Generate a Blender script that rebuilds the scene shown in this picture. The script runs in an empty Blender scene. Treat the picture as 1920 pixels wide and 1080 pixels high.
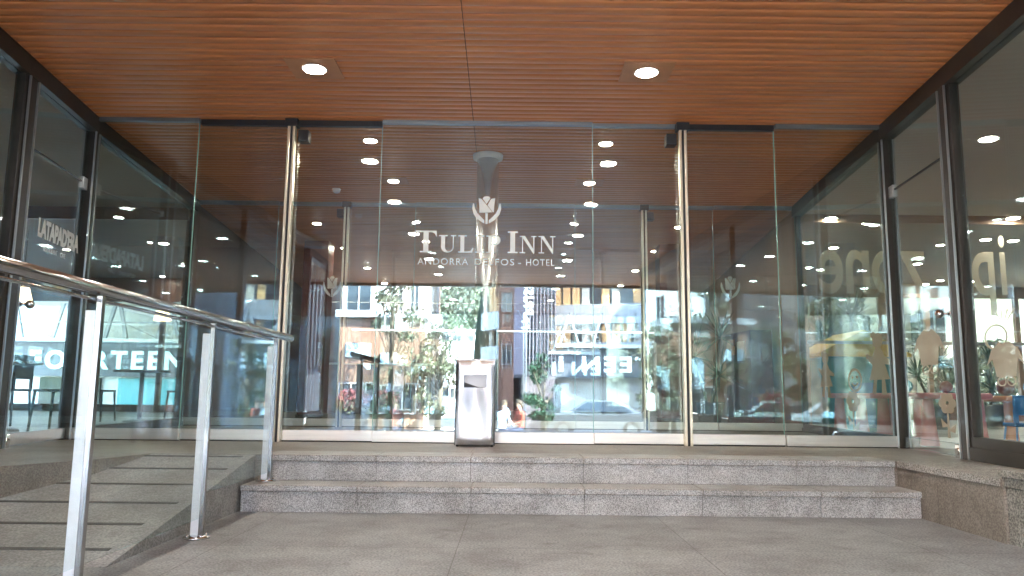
import bpy, bmesh, math, random
from mathutils import Vector, Matrix
R = math.radians
S = bpy.context.scene
C = S.collection

# ---------------------------------------------------------------- camera, sky, sun, exposure
F_PX, PITCH, ROLL = 1450.0, R(7.86), R(0.6)
EYE = Vector((0, 0, 0.79))
cam = bpy.data.cameras.new('camera')
cam.sensor_width = 36.0
cam.lens = 36.0 * F_PX / 1920
cam.clip_start, cam.clip_end = 0.05, 2000
camo = bpy.data.objects.new('camera', cam)
CAMM = Matrix.Rotation(PITCH + math.pi / 2, 3, 'X') @ Matrix.Rotation(ROLL, 3, 'Z')
camo.matrix_world = Matrix.Translation(EYE) @ CAMM.to_4x4()
C.objects.link(camo)
S.camera = camo

SUN_EL, SUN_AZ = R(42), R(50)          # azimuth measured from +Y towards +X
w = bpy.data.worlds.new('World')
S.world = w
w.use_nodes = True
nt = w.node_tree
sky = nt.nodes.new('ShaderNodeTexSky')
sky.sky_type = 'NISHITA'
sky.sun_disc = False
sky.sun_elevation = SUN_EL
sky.sun_rotation = SUN_AZ
sky.dust_density = 1.0
nt.links.new(sky.outputs[0], nt.nodes['Background'].inputs[0])
nt.nodes['Background'].inputs[1].default_value = 0.15
sun = bpy.data.lights.new('sun', 'SUN')
sun.energy = 3.2
sun.angle = R(0.5)
sun.color = (1.0, 0.95, 0.88)
suno = bpy.data.objects.new('sun', sun)
sd = Vector((math.sin(SUN_AZ) * math.cos(SUN_EL), math.cos(SUN_AZ) * math.cos(SUN_EL), math.sin(SUN_EL)))
suno.rotation_euler = sd.to_track_quat('Z', 'Y').to_euler()
C.objects.link(suno)
S.view_settings.view_transform = 'Standard'
S.view_settings.look = 'None'
S.view_settings.gamma = 1
S.view_settings.exposure = 5.4
cy = S.cycles
cy.use_denoising = True
try: cy.denoiser = 'OPENIMAGEDENOISE'
except Exception: pass
cy.max_bounces = 14; cy.diffuse_bounces = 4; cy.glossy_bounces = 8
cy.transparent_max_bounces = 28; cy.transmission_bounces = 4
cy.sample_clamp_indirect = 8
cy.caustics_refractive = False

# ---------------------------------------------------------------- helpers
def ray(px, py):
    return (CAMM @ Vector((px - 960, 540 - py, -F_PX))).normalized()
def at_z(px, py, z):
    d = ray(px, py); return EYE + d * ((z - EYE.z) / d.z)
def at_y(px, py, y):
    d = ray(px, py); return EYE + d * (y / d.y)

def tag(o, label=None, cat=None, group=None, kind=None):
    if label: o['label'] = label
    if cat: o['category'] = cat
    if group: o['group'] = group
    if kind: o['kind'] = kind
    return o
def empty(name, loc=(0, 0, 0), rz=0, label=None, cat=None, group=None):
    o = bpy.data.objects.new(name, None); C.objects.link(o)
    o.location = loc; o.rotation_euler = (0, 0, rz)
    return tag(o, label, cat, group)
def copy_tree(o, parent=None):
    c = o.copy(); C.objects.link(c); c.parent = parent
    for ch in [k for k in KIDS.get(o.name, [])]:
        copy_tree(ch, c)
    KIDS[c.name] = [k for k in bpy.data.objects if k.parent == c] if False else KIDS.get(o.name, [])
    return c
KIDS = {}

class MB:
    def __init__(s): s.bm = bmesh.new(); s.mi = 0
    def _fin(s, geom, smooth=False):
        for f in geom:
            f.material_index = s.mi; f.smooth = smooth
    def box(s, x0, x1, y0, y1, z0, z1, bev=0):
        r = bmesh.ops.create_cube(s.bm, size=1)
        vs = r['verts']
        for v in vs:
            v.co = Vector((x0 if v.co.x < 0 else x1, y0 if v.co.y < 0 else y1, z0 if v.co.z < 0 else z1))
        fs = set(f for v in vs for f in v.link_faces)
        if bev:
            es = list(set(e for v in vs for e in v.link_edges))
            rr = bmesh.ops.bevel(s.bm, geom=es, offset=bev, segments=2, affect='EDGES', profile=0.5)
            fs = set(rr['faces']) | set(f for f in fs if f.is_valid)
        s._fin(fs); return s
    def obox(s, a, b, wid, hgt, up=(0, 0, 1)):
        """box running from a to b, wid across, hgt along up"""
        a = Vector(a); b = Vector(b); d = (b - a); L = d.length; d.normalize()
        up = Vector(up); side = d.cross(up)
        if side.length < 1e-5: side = d.cross(Vector((1, 0, 0)))
        side.normalize(); u = side.cross(d).normalized()
        vs = []
        for t in (0, L):
            for i, j in ((-1, -1), (1, -1), (1, 1), (-1, 1)):
                vs.append(s.bm.verts.new(a + d * t + side * (i * wid / 2) + u * (j * hgt / 2)))
        fs = []
        for q in ((0, 1, 2, 3), (7, 6, 5, 4), (0, 4, 5, 1), (1, 5, 6, 2), (2, 6, 7, 3), (3, 7, 4, 0)):
            fs.append(s.bm.faces.new([vs[i] for i in q]))
        s._fin(fs); return s
    def tube(s, a, b, r0, r1=None, n=16, caps=True, smooth=True):
        a = Vector(a); b = Vector(b); r1 = r0 if r1 is None else r1
        q = (b - a).to_track_quat('Z', 'Y')
        rings = []
        for p, r in ((a, r0), (b, r1)):
            rings.append([s.bm.verts.new(p + q @ Vector((math.cos(t * 2 * math.pi / n) * r, math.sin(t * 2 * math.pi / n) * r, 0))) for t in range(n)])
        fs = [s.bm.faces.new((rings[0][i], rings[0][(i + 1) % n], rings[1][(i + 1) % n], rings[1][i])) for i in range(n)]
        s._fin(fs, smooth)
        if caps:
            s._fin([s.bm.faces.new(rings[0][::-1]), s.bm.faces.new(rings[1])])
        return s
    def lathe(s, prof, c=(0, 0, 0), n=24):
        c = Vector(c); rings = []
        for r, z in prof:
            rings.append([s.bm.verts.new(c + Vector((math.cos(t * 2 * math.pi / n) * r, math.sin(t * 2 * math.pi / n) * r, z))) for t in range(n)])
        for k in range(len(rings) - 1):
            s._fin([s.bm.faces.new((rings[k][i], rings[k][(i + 1) % n], rings[k + 1][(i + 1) % n], rings[k + 1][i])) for i in range(n)], True)
        s._fin([s.bm.faces.new(rings[0][::-1]), s.bm.faces.new(rings[-1])])
        return s
    def prism(s, pts, z0, z1):
        n = len(pts)
        a = [s.bm.verts.new((p[0], p[1], z0)) for p in pts]
        b = [s.bm.verts.new((p[0], p[1], z1)) for p in pts]
        fs = [s.bm.faces.new(a[::-1]), s.bm.faces.new(b)]
        fs += [s.bm.faces.new((a[i], a[(i + 1) % n], b[(i + 1) % n], b[i])) for i in range(n)]
        s._fin(fs); return s
    def face(s, pts):
        s._fin([s.bm.faces.new([s.bm.verts.new(p) for p in pts])]); return s
    def sph(s, c, r, seg=16, sc=(1, 1, 1)):
        rr = bmesh.ops.create_uvsphere(s.bm, u_segments=seg, v_segments=seg // 2 + 2, radius=r)
        for v in rr['verts']:
            v.co = Vector((v.co.x * sc[0], v.co.y * sc[1], v.co.z * sc[2])) + Vector(c)
        s._fin(set(f for v in rr['verts'] for f in v.link_faces), True); return s
    def build(s, name, mats, parent=None, recalc=True, loc=None):
        if recalc: bmesh.ops.recalc_face_normals(s.bm, faces=s.bm.faces)
        me = bpy.data.meshes.new(name); s.bm.to_mesh(me); s.bm.free()
        for m in (mats if isinstance(mats, (list, tuple)) else [mats]): me.materials.append(m)
        o = bpy.data.objects.new(name, me); C.objects.link(o)
        if parent is not None:
            o.parent = parent
            KIDS.setdefault(parent.name, []).append(o)
        if loc: o.location = loc
        return o

# ---------------------------------------------------------------- materials
def nodes(m):
    m.use_nodes = True; return m.node_tree, m.node_tree.nodes['Principled BSDF']
def pbr(name, col, rough=0.6, metal=0.0, nz=None, bump=None, col2=None, spec=None, stretch=(1, 1, 1), emit=None):
    m = bpy.data.materials.new(name); t, b = nodes(m)
    b.inputs['Roughness'].default_value = rough; b.inputs['Metallic'].default_value = metal
    b.inputs['Base Color'].default_value = (*col, 1)
    if spec is not None: b.inputs['Specular IOR Level'].default_value = spec
    if nz or bump:
        tc = t.nodes.new('ShaderNodeTexCoord'); mp = t.nodes.new('ShaderNodeMapping')
        mp.inputs['Scale'].default_value = stretch
        t.links.new(tc.outputs['Object'], mp.inputs[0])
    if nz:
        n = t.nodes.new('ShaderNodeTexNoise'); n.inputs['Scale'].default_value = nz[0]; n.inputs['Detail'].default_value = 6
        n.inputs['Roughness'].default_value = 0.65
        t.links.new(mp.outputs[0], n.inputs[0])
        r = t.nodes.new('ShaderNodeValToRGB'); k = nz[1]
        c2 = col2 or tuple(min(1, c * (1 + k)) for c in col)
        c1 = tuple(c * (1 - k) for c in col) if not col2 else col
        r.color_ramp.elements[0].position = 0.3; r.color_ramp.elements[1].position = 0.7
        r.color_ramp.elements[0].color = (*c1, 1); r.color_ramp.elements[1].color = (*c2, 1)
        t.links.new(n.outputs[0], r.inputs[0]); t.links.new(r.outputs[0], b.inputs['Base Color'])
    if bump:
        n2 = t.nodes.new('ShaderNodeTexNoise'); n2.inputs['Scale'].default_value = bump[0]; n2.inputs['Detail'].default_value = 4
        t.links.new(mp.outputs[0], n2.inputs[0])
        bp = t.nodes.new('ShaderNodeBump'); bp.inputs['Strength'].default_value = bump[1]; bp.inputs['Distance'].default_value = 0.01
        t.links.new(n2.outputs[0], bp.inputs['Height']); t.links.new(bp.outputs[0], b.inputs['Normal'])
    if emit:
        b.inputs['Emission Color'].default_value = (*emit[:3], 1); b.inputs['Emission Strength'].default_value = emit[3]
    return m

def glass(name, f0, tint=(0.95, 0.98, 0.965), rough=0.0, wav=0.0, dust=0.018):
    """clear pane: Schlick reflectance over a tinted straight transmission"""
    m = bpy.data.materials.new(name); m.use_nodes = True; t = m.node_tree; t.nodes.clear()
    out = t.nodes.new('ShaderNodeOutputMaterial'); mix = t.nodes.new('ShaderNodeMixShader')
    tr = t.nodes.new('ShaderNodeBsdfTransparent'); tr.inputs[0].default_value = (*tint, 1)
    gl = t.nodes.new('ShaderNodeBsdfGlossy'); gl.inputs['Roughness'].default_value = rough
    gl.inputs['Color'].default_value = (0.78, 0.94, 1.0, 1)
    lw = t.nodes.new('ShaderNodeLayerWeight'); lw.inputs[0].default_value = 0.5
    p = t.nodes.new('ShaderNodeMath'); p.operation = 'POWER'; p.inputs[1].default_value = 5
    mr = t.nodes.new('ShaderNodeMapRange'); mr.inputs['To Min'].default_value = f0; mr.inputs['To Max'].default_value = 1
    t.links.new(lw.outputs['Facing'], p.inputs[0]); t.links.new(p.outputs[0], mr.inputs['Value'])
    t.links.new(mr.outputs[0], mix.inputs[0]); t.links.new(tr.outputs[0], mix.inputs[1]); t.links.new(gl.outputs[0], mix.inputs[2])
    if wav:
        tc = t.nodes.new('ShaderNodeTexCoord'); n = t.nodes.new('ShaderNodeTexNoise'); n.inputs['Scale'].default_value = 1.3
        n.inputs['Detail'].default_value = 1
        bp = t.nodes.new('ShaderNodeBump'); bp.inputs['Strength'].default_value = wav; bp.inputs['Distance'].default_value = 0.02
        t.links.new(tc.outputs['Object'], n.inputs[0]); t.links.new(n.outputs[0], bp.inputs['Height'])
        t.links.new(bp.outputs[0], gl.inputs['Normal'])
    tc2 = t.nodes.new('ShaderNodeTexCoord'); mp2 = t.nodes.new('ShaderNodeMapping'); mp2.inputs['Scale'].default_value = (3.0, 3.0, 0.8)
    nd = t.nodes.new('ShaderNodeTexNoise'); nd.inputs['Scale'].default_value = 2.0; nd.inputs['Detail'].default_value = 7; nd.inputs['Roughness'].default_value = 0.7
    dr = t.nodes.new('ShaderNodeMapRange'); dr.inputs['From Min'].default_value = 0.45; dr.inputs['From Max'].default_value = 0.8; dr.inputs['To Min'].default_value = 0.001; dr.inputs['To Max'].default_value = dust
    df = t.nodes.new('ShaderNodeBsdfDiffuse'); df.inputs[0].default_value = (.8, .8, .8, 1); m2 = t.nodes.new('ShaderNodeMixShader')
    t.links.new(tc2.outputs['Object'], mp2.inputs[0]); t.links.new(mp2.outputs[0], nd.inputs[0]); t.links.new(nd.outputs[0], dr.inputs['Value'])
    t.links.new(dr.outputs[0], m2.inputs[0]); t.links.new(mix.outputs[0], m2.inputs[1]); t.links.new(df.outputs[0], m2.inputs[2])
    t.links.new(m2.outputs[0], out.inputs[0]); return m

def frosted(name, col, alpha):
    m = bpy.data.materials.new(name); m.use_nodes = True; t = m.node_tree; t.nodes.clear()
    out = t.nodes.new('ShaderNodeOutputMaterial'); mix = t.nodes.new('ShaderNodeMixShader'); mix.inputs[0].default_value = alpha
    tr = t.nodes.new('ShaderNodeBsdfTransparent'); a = t.nodes.new('ShaderNodeMixShader'); a.inputs[0].default_value = 0.22
    d = t.nodes.new('ShaderNodeBsdfDiffuse'); d.inputs[0].default_value = (*col, 1)
    l = t.nodes.new('ShaderNodeBsdfTranslucent'); l.inputs[0].default_value = (*col, 1)
    t.links.new(d.outputs[0], a.inputs[1]); t.links.new(l.outputs[0], a.inputs[2])
    t.links.new(tr.outputs[0], mix.inputs[1]); t.links.new(a.outputs[0], mix.inputs[2]); t.links.new(mix.outputs[0], out.inputs[0]); return m

def granite(name, c1, c2, scale=260, rough=0.55, bump=0.25, tiles=None, wear=True):
    """speckled stone, optional faint slab joints"""
    m = bpy.data.materials.new(name); t, b = nodes(m)
    tc = t.nodes.new('ShaderNodeTexCoord')
    n = t.nodes.new('ShaderNodeTexNoise'); n.inputs['Scale'].default_value = scale; n.inputs['Detail'].default_value = 3
    t.links.new(tc.outputs['Object'], n.inputs[0])
    r = t.nodes.new('ShaderNodeValToRGB'); r.color_ramp.elements[0].position = 0.38; r.color_ramp.elements[1].position = 0.62
    r.color_ramp.elements[0].color = (*c1, 1); r.color_ramp.elements[1].color = (*c2, 1)
    t.links.new(n.outputs[0], r.inputs[0]); col = r.outputs[0]
    if wear:
        n3 = t.nodes.new('ShaderNodeTexNoise'); n3.inputs['Scale'].default_value = 2.2; n3.inputs['Detail'].default_value = 8; n3.inputs['Roughness'].default_value = 0.7
        t.links.new(tc.outputs['Object'], n3.inputs[0])
        r3 = t.nodes.new('ShaderNodeValToRGB'); r3.color_ramp.elements[0].position = 0.35; r3.color_ramp.elements[1].position = 0.7
        r3.color_ramp.elements[0].color = (0.60, 0.575, 0.55, 1); r3.color_ramp.elements[1].color = (1.1, 1.09, 1.09, 1)
        t.links.new(n3.outputs[0], r3.inputs[0])
        mx = t.nodes.new('ShaderNodeMix'); mx.data_type = 'RGBA'; mx.blend_type = 'MULTIPLY'; mx.inputs[0].default_value = 1
        t.links.new(col, mx.inputs[6]); t.links.new(r3.outputs[0], mx.inputs[7]); col = mx.outputs[2]
        n4 = t.nodes.new('ShaderNodeTexNoise'); n4.inputs['Scale'].default_value = 6.5; n4.inputs['Detail'].default_value = 5; n4.inputs['Distortion'].default_value = 0.6
        t.links.new(tc.outputs['Object'], n4.inputs[0])
        r4 = t.nodes.new('ShaderNodeValToRGB'); r4.color_ramp.elements[0].position = 0.60; r4.color_ramp.elements[1].position = 0.72
        r4.color_ramp.elements[0].color = (1, 1, 1, 1); r4.color_ramp.elements[1].color = (0.76, 0.74, 0.72, 1)
        t.links.new(n4.outputs[0], r4.inputs[0])
        mx = t.nodes.new('ShaderNodeMix'); mx.data_type = 'RGBA'; mx.blend_type = 'MULTIPLY'; mx.inputs[0].default_value = 1
        t.links.new(col, mx.inputs[6]); t.links.new(r4.outputs[0], mx.inputs[7]); col = mx.outputs[2]
    if tiles:
        br = t.nodes.new('ShaderNodeTexBrick'); br.inputs['Scale'].default_value = 1; br.offset = 0.0
        br.inputs['Brick Width'].default_value = tiles[0]; br.inputs['Row Height'].default_value = tiles[1]
        br.inputs['Mortar Size'].default_value = 0.003; br.inputs['Mortar Smooth'].default_value = 0.3
        br.inputs['Color1'].default_value = (1, 1, 1, 1); br.inputs['Color2'].default_value = (0.90, 0.90, 0.90, 1)
        br.inputs['Mortar'].default_value = (0.5, 0.48, 0.46, 1)
        mp = t.nodes.new('ShaderNodeMapping'); mp.inputs['Location'].default_value = (tiles[2], tiles[3], 0)
        t.links.new(tc.outputs['Object'], mp.inputs[0]); t.links.new(mp.outputs[0], br.inputs[0])
        mx = t.nodes.new('ShaderNodeMix'); mx.data_type = 'RGBA'; mx.blend_type = 'MULTIPLY'; mx.inputs[0].default_value = 1
        t.links.new(col, mx.inputs[6]); t.links.new(br.outputs[0], mx.inputs[7]); col = mx.outputs[2]
    t.links.new(col, b.inputs['Base Color'])
    b.inputs['Roughness'].default_value = rough
    bp = t.nodes.new('ShaderNodeBump'); bp.inputs['Strength'].default_value = bump; bp.inputs['Distance'].default_value = 0.002
    t.links.new(n.outputs[0], bp.inputs['Height']); t.links.new(bp.outputs[0], b.inputs['Normal'])
    return m

def woodmat(name, c1, c2, rough=0.35):
    m = bpy.data.materials.new(name); t, b = nodes(m)
    tc = t.nodes.new('ShaderNodeTexCoord'); mp = t.nodes.new('ShaderNodeMapping'); mp.inputs['Scale'].default_value = (1.2, 11, 11)
    n = t.nodes.new('ShaderNodeTexNoise'); n.inputs['Scale'].default_value = 1.4; n.inputs['Detail'].default_value = 7; n.inputs['Roughness'].default_value = 0.6
    t.links.new(tc.outputs['Object'], mp.inputs[0]); t.links.new(mp.outputs[0], n.inputs[0])
    r = t.nodes.new('ShaderNodeValToRGB'); r.color_ramp.elements[0].position = 0.3; r.color_ramp.elements[1].position = 0.7
    r.color_ramp.elements[0].color = (*c1, 1); r.color_ramp.elements[1].color = (*c2, 1)
    t.links.new(n.outputs[0], r.inputs[0])
    sp = t.nodes.new('ShaderNodeSeparateXYZ'); t.links.new(tc.outputs['Object'], sp.inputs[0])
    sn = t.nodes.new('ShaderNodeMath'); sn.operation = 'MULTIPLY_ADD'; sn.inputs[1].default_value = 10.0; sn.inputs[2].default_value = 38.02
    fl = t.nodes.new('ShaderNodeMath'); fl.operation = 'FLOOR'; wn = t.nodes.new('ShaderNodeTexWhiteNoise'); wn.noise_dimensions = '1D'
    t.links.new(sp.outputs['Y'], sn.inputs[0]); t.links.new(sn.outputs[0], fl.inputs[0]); t.links.new(fl.outputs[0], wn.inputs['W'])
    mr = t.nodes.new('ShaderNodeMapRange'); mr.inputs['To Min'].default_value = 0.88; mr.inputs['To Max'].default_value = 1.08
    t.links.new(wn.outputs[0], mr.inputs['Value'])
    mx = t.nodes.new('ShaderNodeMix'); mx.data_type = 'RGBA'; mx.blend_type = 'MULTIPLY'; mx.inputs[0].default_value = 1
    t.links.new(r.outputs[0], mx.inputs[6]); t.links.new(mr.outputs[0], mx.inputs[7]); t.links.new(mx.outputs[2], b.inputs['Base Color'])
    b.inputs['Roughness'].default_value = rough
    return m

M = {}
M['wood'] = woodmat('ceiling_wood', (0.62, 0.21, 0.066), (0.75, 0.285, 0.098), 0.30)
M['groove'] = pbr('ceiling_groove', (0.07, 0.025, 0.012), 0.8)
M['woodpanel'] = pbr('light_panel_wood', (0.55, 0.24, 0.10), 0.4, nz=(6, 0.1))
M['glass'] = glass('door_glass', 0.10, wav=0.005)
M['sideglass'] = glass('side_glass', 0.038, (0.93, 0.97, 0.95))
M['railglass'] = glass('rail_glass', 0.02, (0.97, 0.99, 0.98))
M['glassedge'] = pbr('glass_edge', (0.25, 0.45, 0.38), 0.2)
M['steel'] = pbr('brushed_steel', (0.62, 0.61, 0.59), 0.28, 1.0, nz=(3, 0.08), stretch=(1, 1, 0.2))
M['railsteel'] = pbr('polished_rail', (0.42, 0.42, 0.42), 0.16, 1.0)
M['kick'] = pbr('kick_plate_steel', (0.80, 0.77, 0.72), 0.42, 1.0, nz=(4, 0.10), stretch=(0.3, 1, 6))
M['alu'] = pbr('anodised_strip', (0.78, 0.70, 0.55), 0.33, 0.9)
M['silver'] = pbr('silver_strip', (0.45, 0.47, 0.48), 0.3, 0.9)
M['bronze'] = pbr('dark_bronze_frame', (0.045, 0.037, 0.030), 0.42, 0.3, nz=(5, 0.2))
M['dark'] = pbr('black_metal', (0.02, 0.02, 0.022), 0.4)
M['header'] = pbr('header_steel', (0.30, 0.34, 0.35), 0.35, 0.8)
M['chrome'] = pbr('chrome', (0.7, 0.7, 0.7), 0.06, 1.0)
M['column'] = pbr('column_steel', (0.82, 0.83, 0.84), 0.27, 1.0)
M['post'] = pbr('post_sky_white_steel', (0.80, 0.83, 0.87), 0.35, 0.35, nz=(9, 0.08))  # bluish white puts the sky's reflection into the steel colour
M['riser'] = granite('riser_granite', (0.24, 0.245, 0.25), (0.70, 0.715, 0.73), 190)
M['cap'] = granite('nosing_granite', (0.14, 0.13, 0.12), (0.60, 0.58, 0.55), 120)
M['floor'] = granite('floor_granite', (0.22, 0.23, 0.24), (0.44, 0.46, 0.48), 85, 0.5, 0.15, tiles=(1.24, 1.24, 0.27, 0.8))
M['land'] = granite('landing_granite', (0.18, 0.155, 0.13), (0.34, 0.30, 0.26), 110, 0.42, 0.1, tiles=(1.2, 0.9, 0.3, 0.3))
M['rampm'] = granite('ramp_granite', (0.23, 0.23, 0.23), (0.43, 0.43, 0.43), 85, 0.5, 0.12)
M['strip'] = pbr('anti_slip_strip', (0.075, 0.07, 0.065), 0.85, nz=(14, .4))
M['wallgranite'] = granite('rough_granite', (0.13, 0.125, 0.115), (0.44, 0.42, 0.38), 90)
M['asphalt'] = pbr('asphalt', (0.06, 0.06, 0.062), 0.85, nz=(8, 0.3))
M['paving'] = pbr('paving', (0.52, 0.51, 0.49), 0.8, nz=(3, 0.15))
M['lightdisc'] = pbr('lamp_disc', (1, 1, 1), 0.5, emit=(1.0, 0.92, 0.80, 8.0))
M['ring'] = pbr('lamp_ring', (0.7, 0.68, 0.64), 0.4)
M['white'] = pbr('white_paint', (0.75, 0.74, 0.72), 0.5)
M['greyceil'] = pbr('plaster_ceiling', (0.52, 0.48, 0.43), 0.9)
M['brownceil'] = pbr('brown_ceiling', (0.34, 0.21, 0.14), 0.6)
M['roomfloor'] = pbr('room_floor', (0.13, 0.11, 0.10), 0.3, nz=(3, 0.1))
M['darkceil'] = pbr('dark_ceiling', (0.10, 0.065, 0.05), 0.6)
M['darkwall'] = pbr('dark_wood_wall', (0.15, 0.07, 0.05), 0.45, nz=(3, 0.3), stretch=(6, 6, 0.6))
M['redwall'] = pbr('dark_red_panel', (0.16, 0.025, 0.02), 0.4)
M['cream'] = pbr('cream_wall', (0.55, 0.49, 0.40), 0.8)
M['decal'] = frosted('frosted_film', (0.92, 0.92, 0.90), 0.85)
M['decal2'] = frosted('grey_film', (0.72, 0.64, 0.52), 0.62)
M['decalwhite'] = frosted('white_film', (0.85, 0.85, 0.83), 0.95)

# ---------------------------------------------------------------- setting
ZL, ZC, D1, D2 = 0.35, 3.37, 7.10, 10.29          # landing level, ceiling, outer and inner glass rows
XL = lambda y: -4.01 - 0.10 * (y - D1) if y >= D1 else -4.01 + 0.14 * (D1 - y)
XR = lambda y: 3.54 + 0.10 * (y - D1)
def st(o): return tag(o, kind='structure')

# forecourt and street beyond, falling away from the hotel
mb = MB(); mb.prism([(-30, -3.2), (30, -3.2), (30, 5.6), (-30, 5.6)], -0.3, 0.0); st(mb.build('forecourt_floor', M['floor']))
mb = MB(); mb.face([(-300, -9, -0.8), (300, -9, -0.8), (300, -3.2, -0.004), (-300, -3.2, -0.004)])
st(mb.build('pavement', M['paving']))
mb = MB(); mb.face([(-400, -400, -0.84), (400, -400, -0.84), (400, 400, -0.84), (-400, 400, -0.84)])
st(mb.build('ground', M['paving']))
mb = MB(); mb.box(-300, 300, -19, -9.3, -1.0, -0.82); st(mb.build('road', M['asphalt']))
mb = MB()
for i in range(-20, 20): mb.box(i * 3, i * 3 + 1.5, -14.2, -14.08, -0.82, -0.815)
st(mb.build('road_markings', M['white']))

# landing with its front riser
def slab_row(mb, xs, y_back, y_face, z0, z1, gap=0.0035):
    for a, b in zip(xs[:-1], xs[1:]):
        mb.box(a + gap / 2, b - gap / 2, y_face, y_back, z0, z1)
mb = MB()
mb.prism([(-1.80, 5.625), (2.70, 5.625), (2.75, 5.62), (2.75, 4.42), (3.27, 4.42), (3.31, 4.9), (XR(12), 12), (XR(24), 24), (-6, 24), (-5, 12), (-4.05, 6.9), (-3.62, 3.9),
          (-3.12, 4.15), (-2.92, 4.62), (-2.68, 5.08), (-2.55, 5.625)], 0.0, ZL)
land = st(mb.build('landing', M['land']))
xs_u = [-1.755, -0.95, -0.28, 0.52, 1.26, 2.03, 2.73]
xs_l = [-1.80, -1.02, -0.26, 0.50, 1.29, 2.08, 2.765]
mb = MB()
slab_row(mb, xs_u, 5.625, 5.612, 0.176, ZL - 0.042)
mb.mi = 1
for a, b in zip(xs_u[:-1], xs_u[1:]): mb.box(a + .001, b - .001, 5.592, 5.97, ZL - 0.040, ZL + 0.003, bev=0.004)
mb.mi = 2; mb.box(-1.75, 2.72, 5.618, 5.63, 0.17, ZL - .01)
st(mb.build('step', [M['riser'], M['cap'], M['strip']]))
mb = MB()
slab_row(mb, xs_l, 5.40, 5.318, 0.0, 0.133)
mb.mi = 1
for a, b in zip(xs_l[:-1], xs_l[1:]): mb.box(a + .001, b - .001, 5.298, 5.612, 0.135, 0.175, bev=0.004)
mb.mi = 2; mb.box(-1.79, 2.75, 5.326, 5.612, 0.0, 0.136)
st(mb.build('step', [M['riser'], M['cap'], M['strip']]))
# ramp: slope with dark anti-slip strips
y0r, y1r = 3.62, 5.64
mb = MB()
zr = lambda y: ZL * (y - y0r) / (y1r - y0r)
for (x0, x1) in ((-4.0, -1.815),):
    v = [(x0, y0r, 0.002), (x1, y0r, 0.002), (x1, y1r, ZL + .002), (x0, y1r, ZL + .002)]
    mb.face(v); mb.face([(x1, y0r, -0.05), (x1, y1r, -0.05), (x1, y1r, ZL), (x1, y0r, 0)])
mb.mi = 1
for k, y in enumerate((5.56, 5.24, 4.89, 4.53, 4.18, 3.83)):
    xr = -1.885 - 0.008 * k + .02 * (k % 2)
    mb.obox((-3.95, y, zr(y) + 0.002), (xr, y, zr(y) + 0.002), 0.036, 0.008)
st(mb.build('ramp', [M['rampm'], M['strip']], recalc=False))
# granite side wall on the right
t = empty('granite_wall', (2.77, 4.4, 0), label='low rough granite wall with thin stone cap right of the steps', cat='low wall')
mb = MB(); mb.prism([(-0.0, 1.20), (-.01, -3.2), (0.48, -3.2), (0.48, 1.20)], 0.0, 0.306); mb.build('wall', M['wallgranite'], t)
mb = MB(); mb.box(-0.035, 0.52, 0.04, 1.19, 0.309, 0.353, bev=0.003); mb.build('coping', M['cap'], t)
mb = MB(); mb.box(-0.015, 0.49, -3.2, 0.035, 0.309, 0.365, bev=0.004); mb.mi = 1; mb.box(-0.04, 0.52, -3.2, 0.03, 0.367, 0.405, bev=0.004); mb.build('coping', [M['wallgranite'], M['cap']], t)

# slatted wooden ceiling running from the canopy edge into the lobby
mb = MB(); p = 0.1; y = -3.8
rnd = random.Random(3)
while y < 22:
    xa, xb = XL(y) - 0.02, XR(y) + 0.02
    if y < D1: xa = min(xa, -3.5)
    if y < 4: xa, xb = -4.9, 4.4
    xm = -0.30 - 0.012 * (y)
    for (a, b) in ((xa, xm - 0.003), (xm + 0.003, xb)):
        dz = rnd.uniform(0, 0.003)
        zz = ZC + dz
        # rounded slat section
        sec = [(0.002, 0.016), (0.0, 0.008), (0.006, 0.001), (0.018, -0.002), (0.070, -0.002), (0.080, 0.001), (0.086, 0.008), (0.084, 0.018)]
        va = [mb.bm.verts.new((a, y + s_[0], zz + s_[1])) for s_ in sec]
        vb = [mb.bm.verts.new((b, y + s_[0], zz + s_[1])) for s_ in sec]
        for i in range(7): mb._fin([mb.bm.faces.new((va[i], vb[i], vb[i + 1], va[i + 1]))], True)
    y += p
mb.mi = 1; mb.box(-5, 4.6, -3.8, 22, ZC + 0.014, ZC + 0.2)
st(mb.build('ceiling', [M['wood'], M['groove']], recalc=False))
mb = MB(); mb.box(-5.0, 4.6, -3.95, -3.8, ZC - 0.06, ZC + 0.5); st(mb.build('canopy_fascia', M['bronze']))

# ---------------------------------------------------------------- our own building above and around
bld = empty('hotel_building', (0, 8, 3.6), label='hotel block above the wooden canopy and side shops', cat='building')
mb = MB(); mb.box(-16, 16, -11.7, 18, 0.0, 2.4); mb.build('upper_storeys', M['cream'], bld)  # unseen; kept low to let sun reach the street for bounce light

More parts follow.
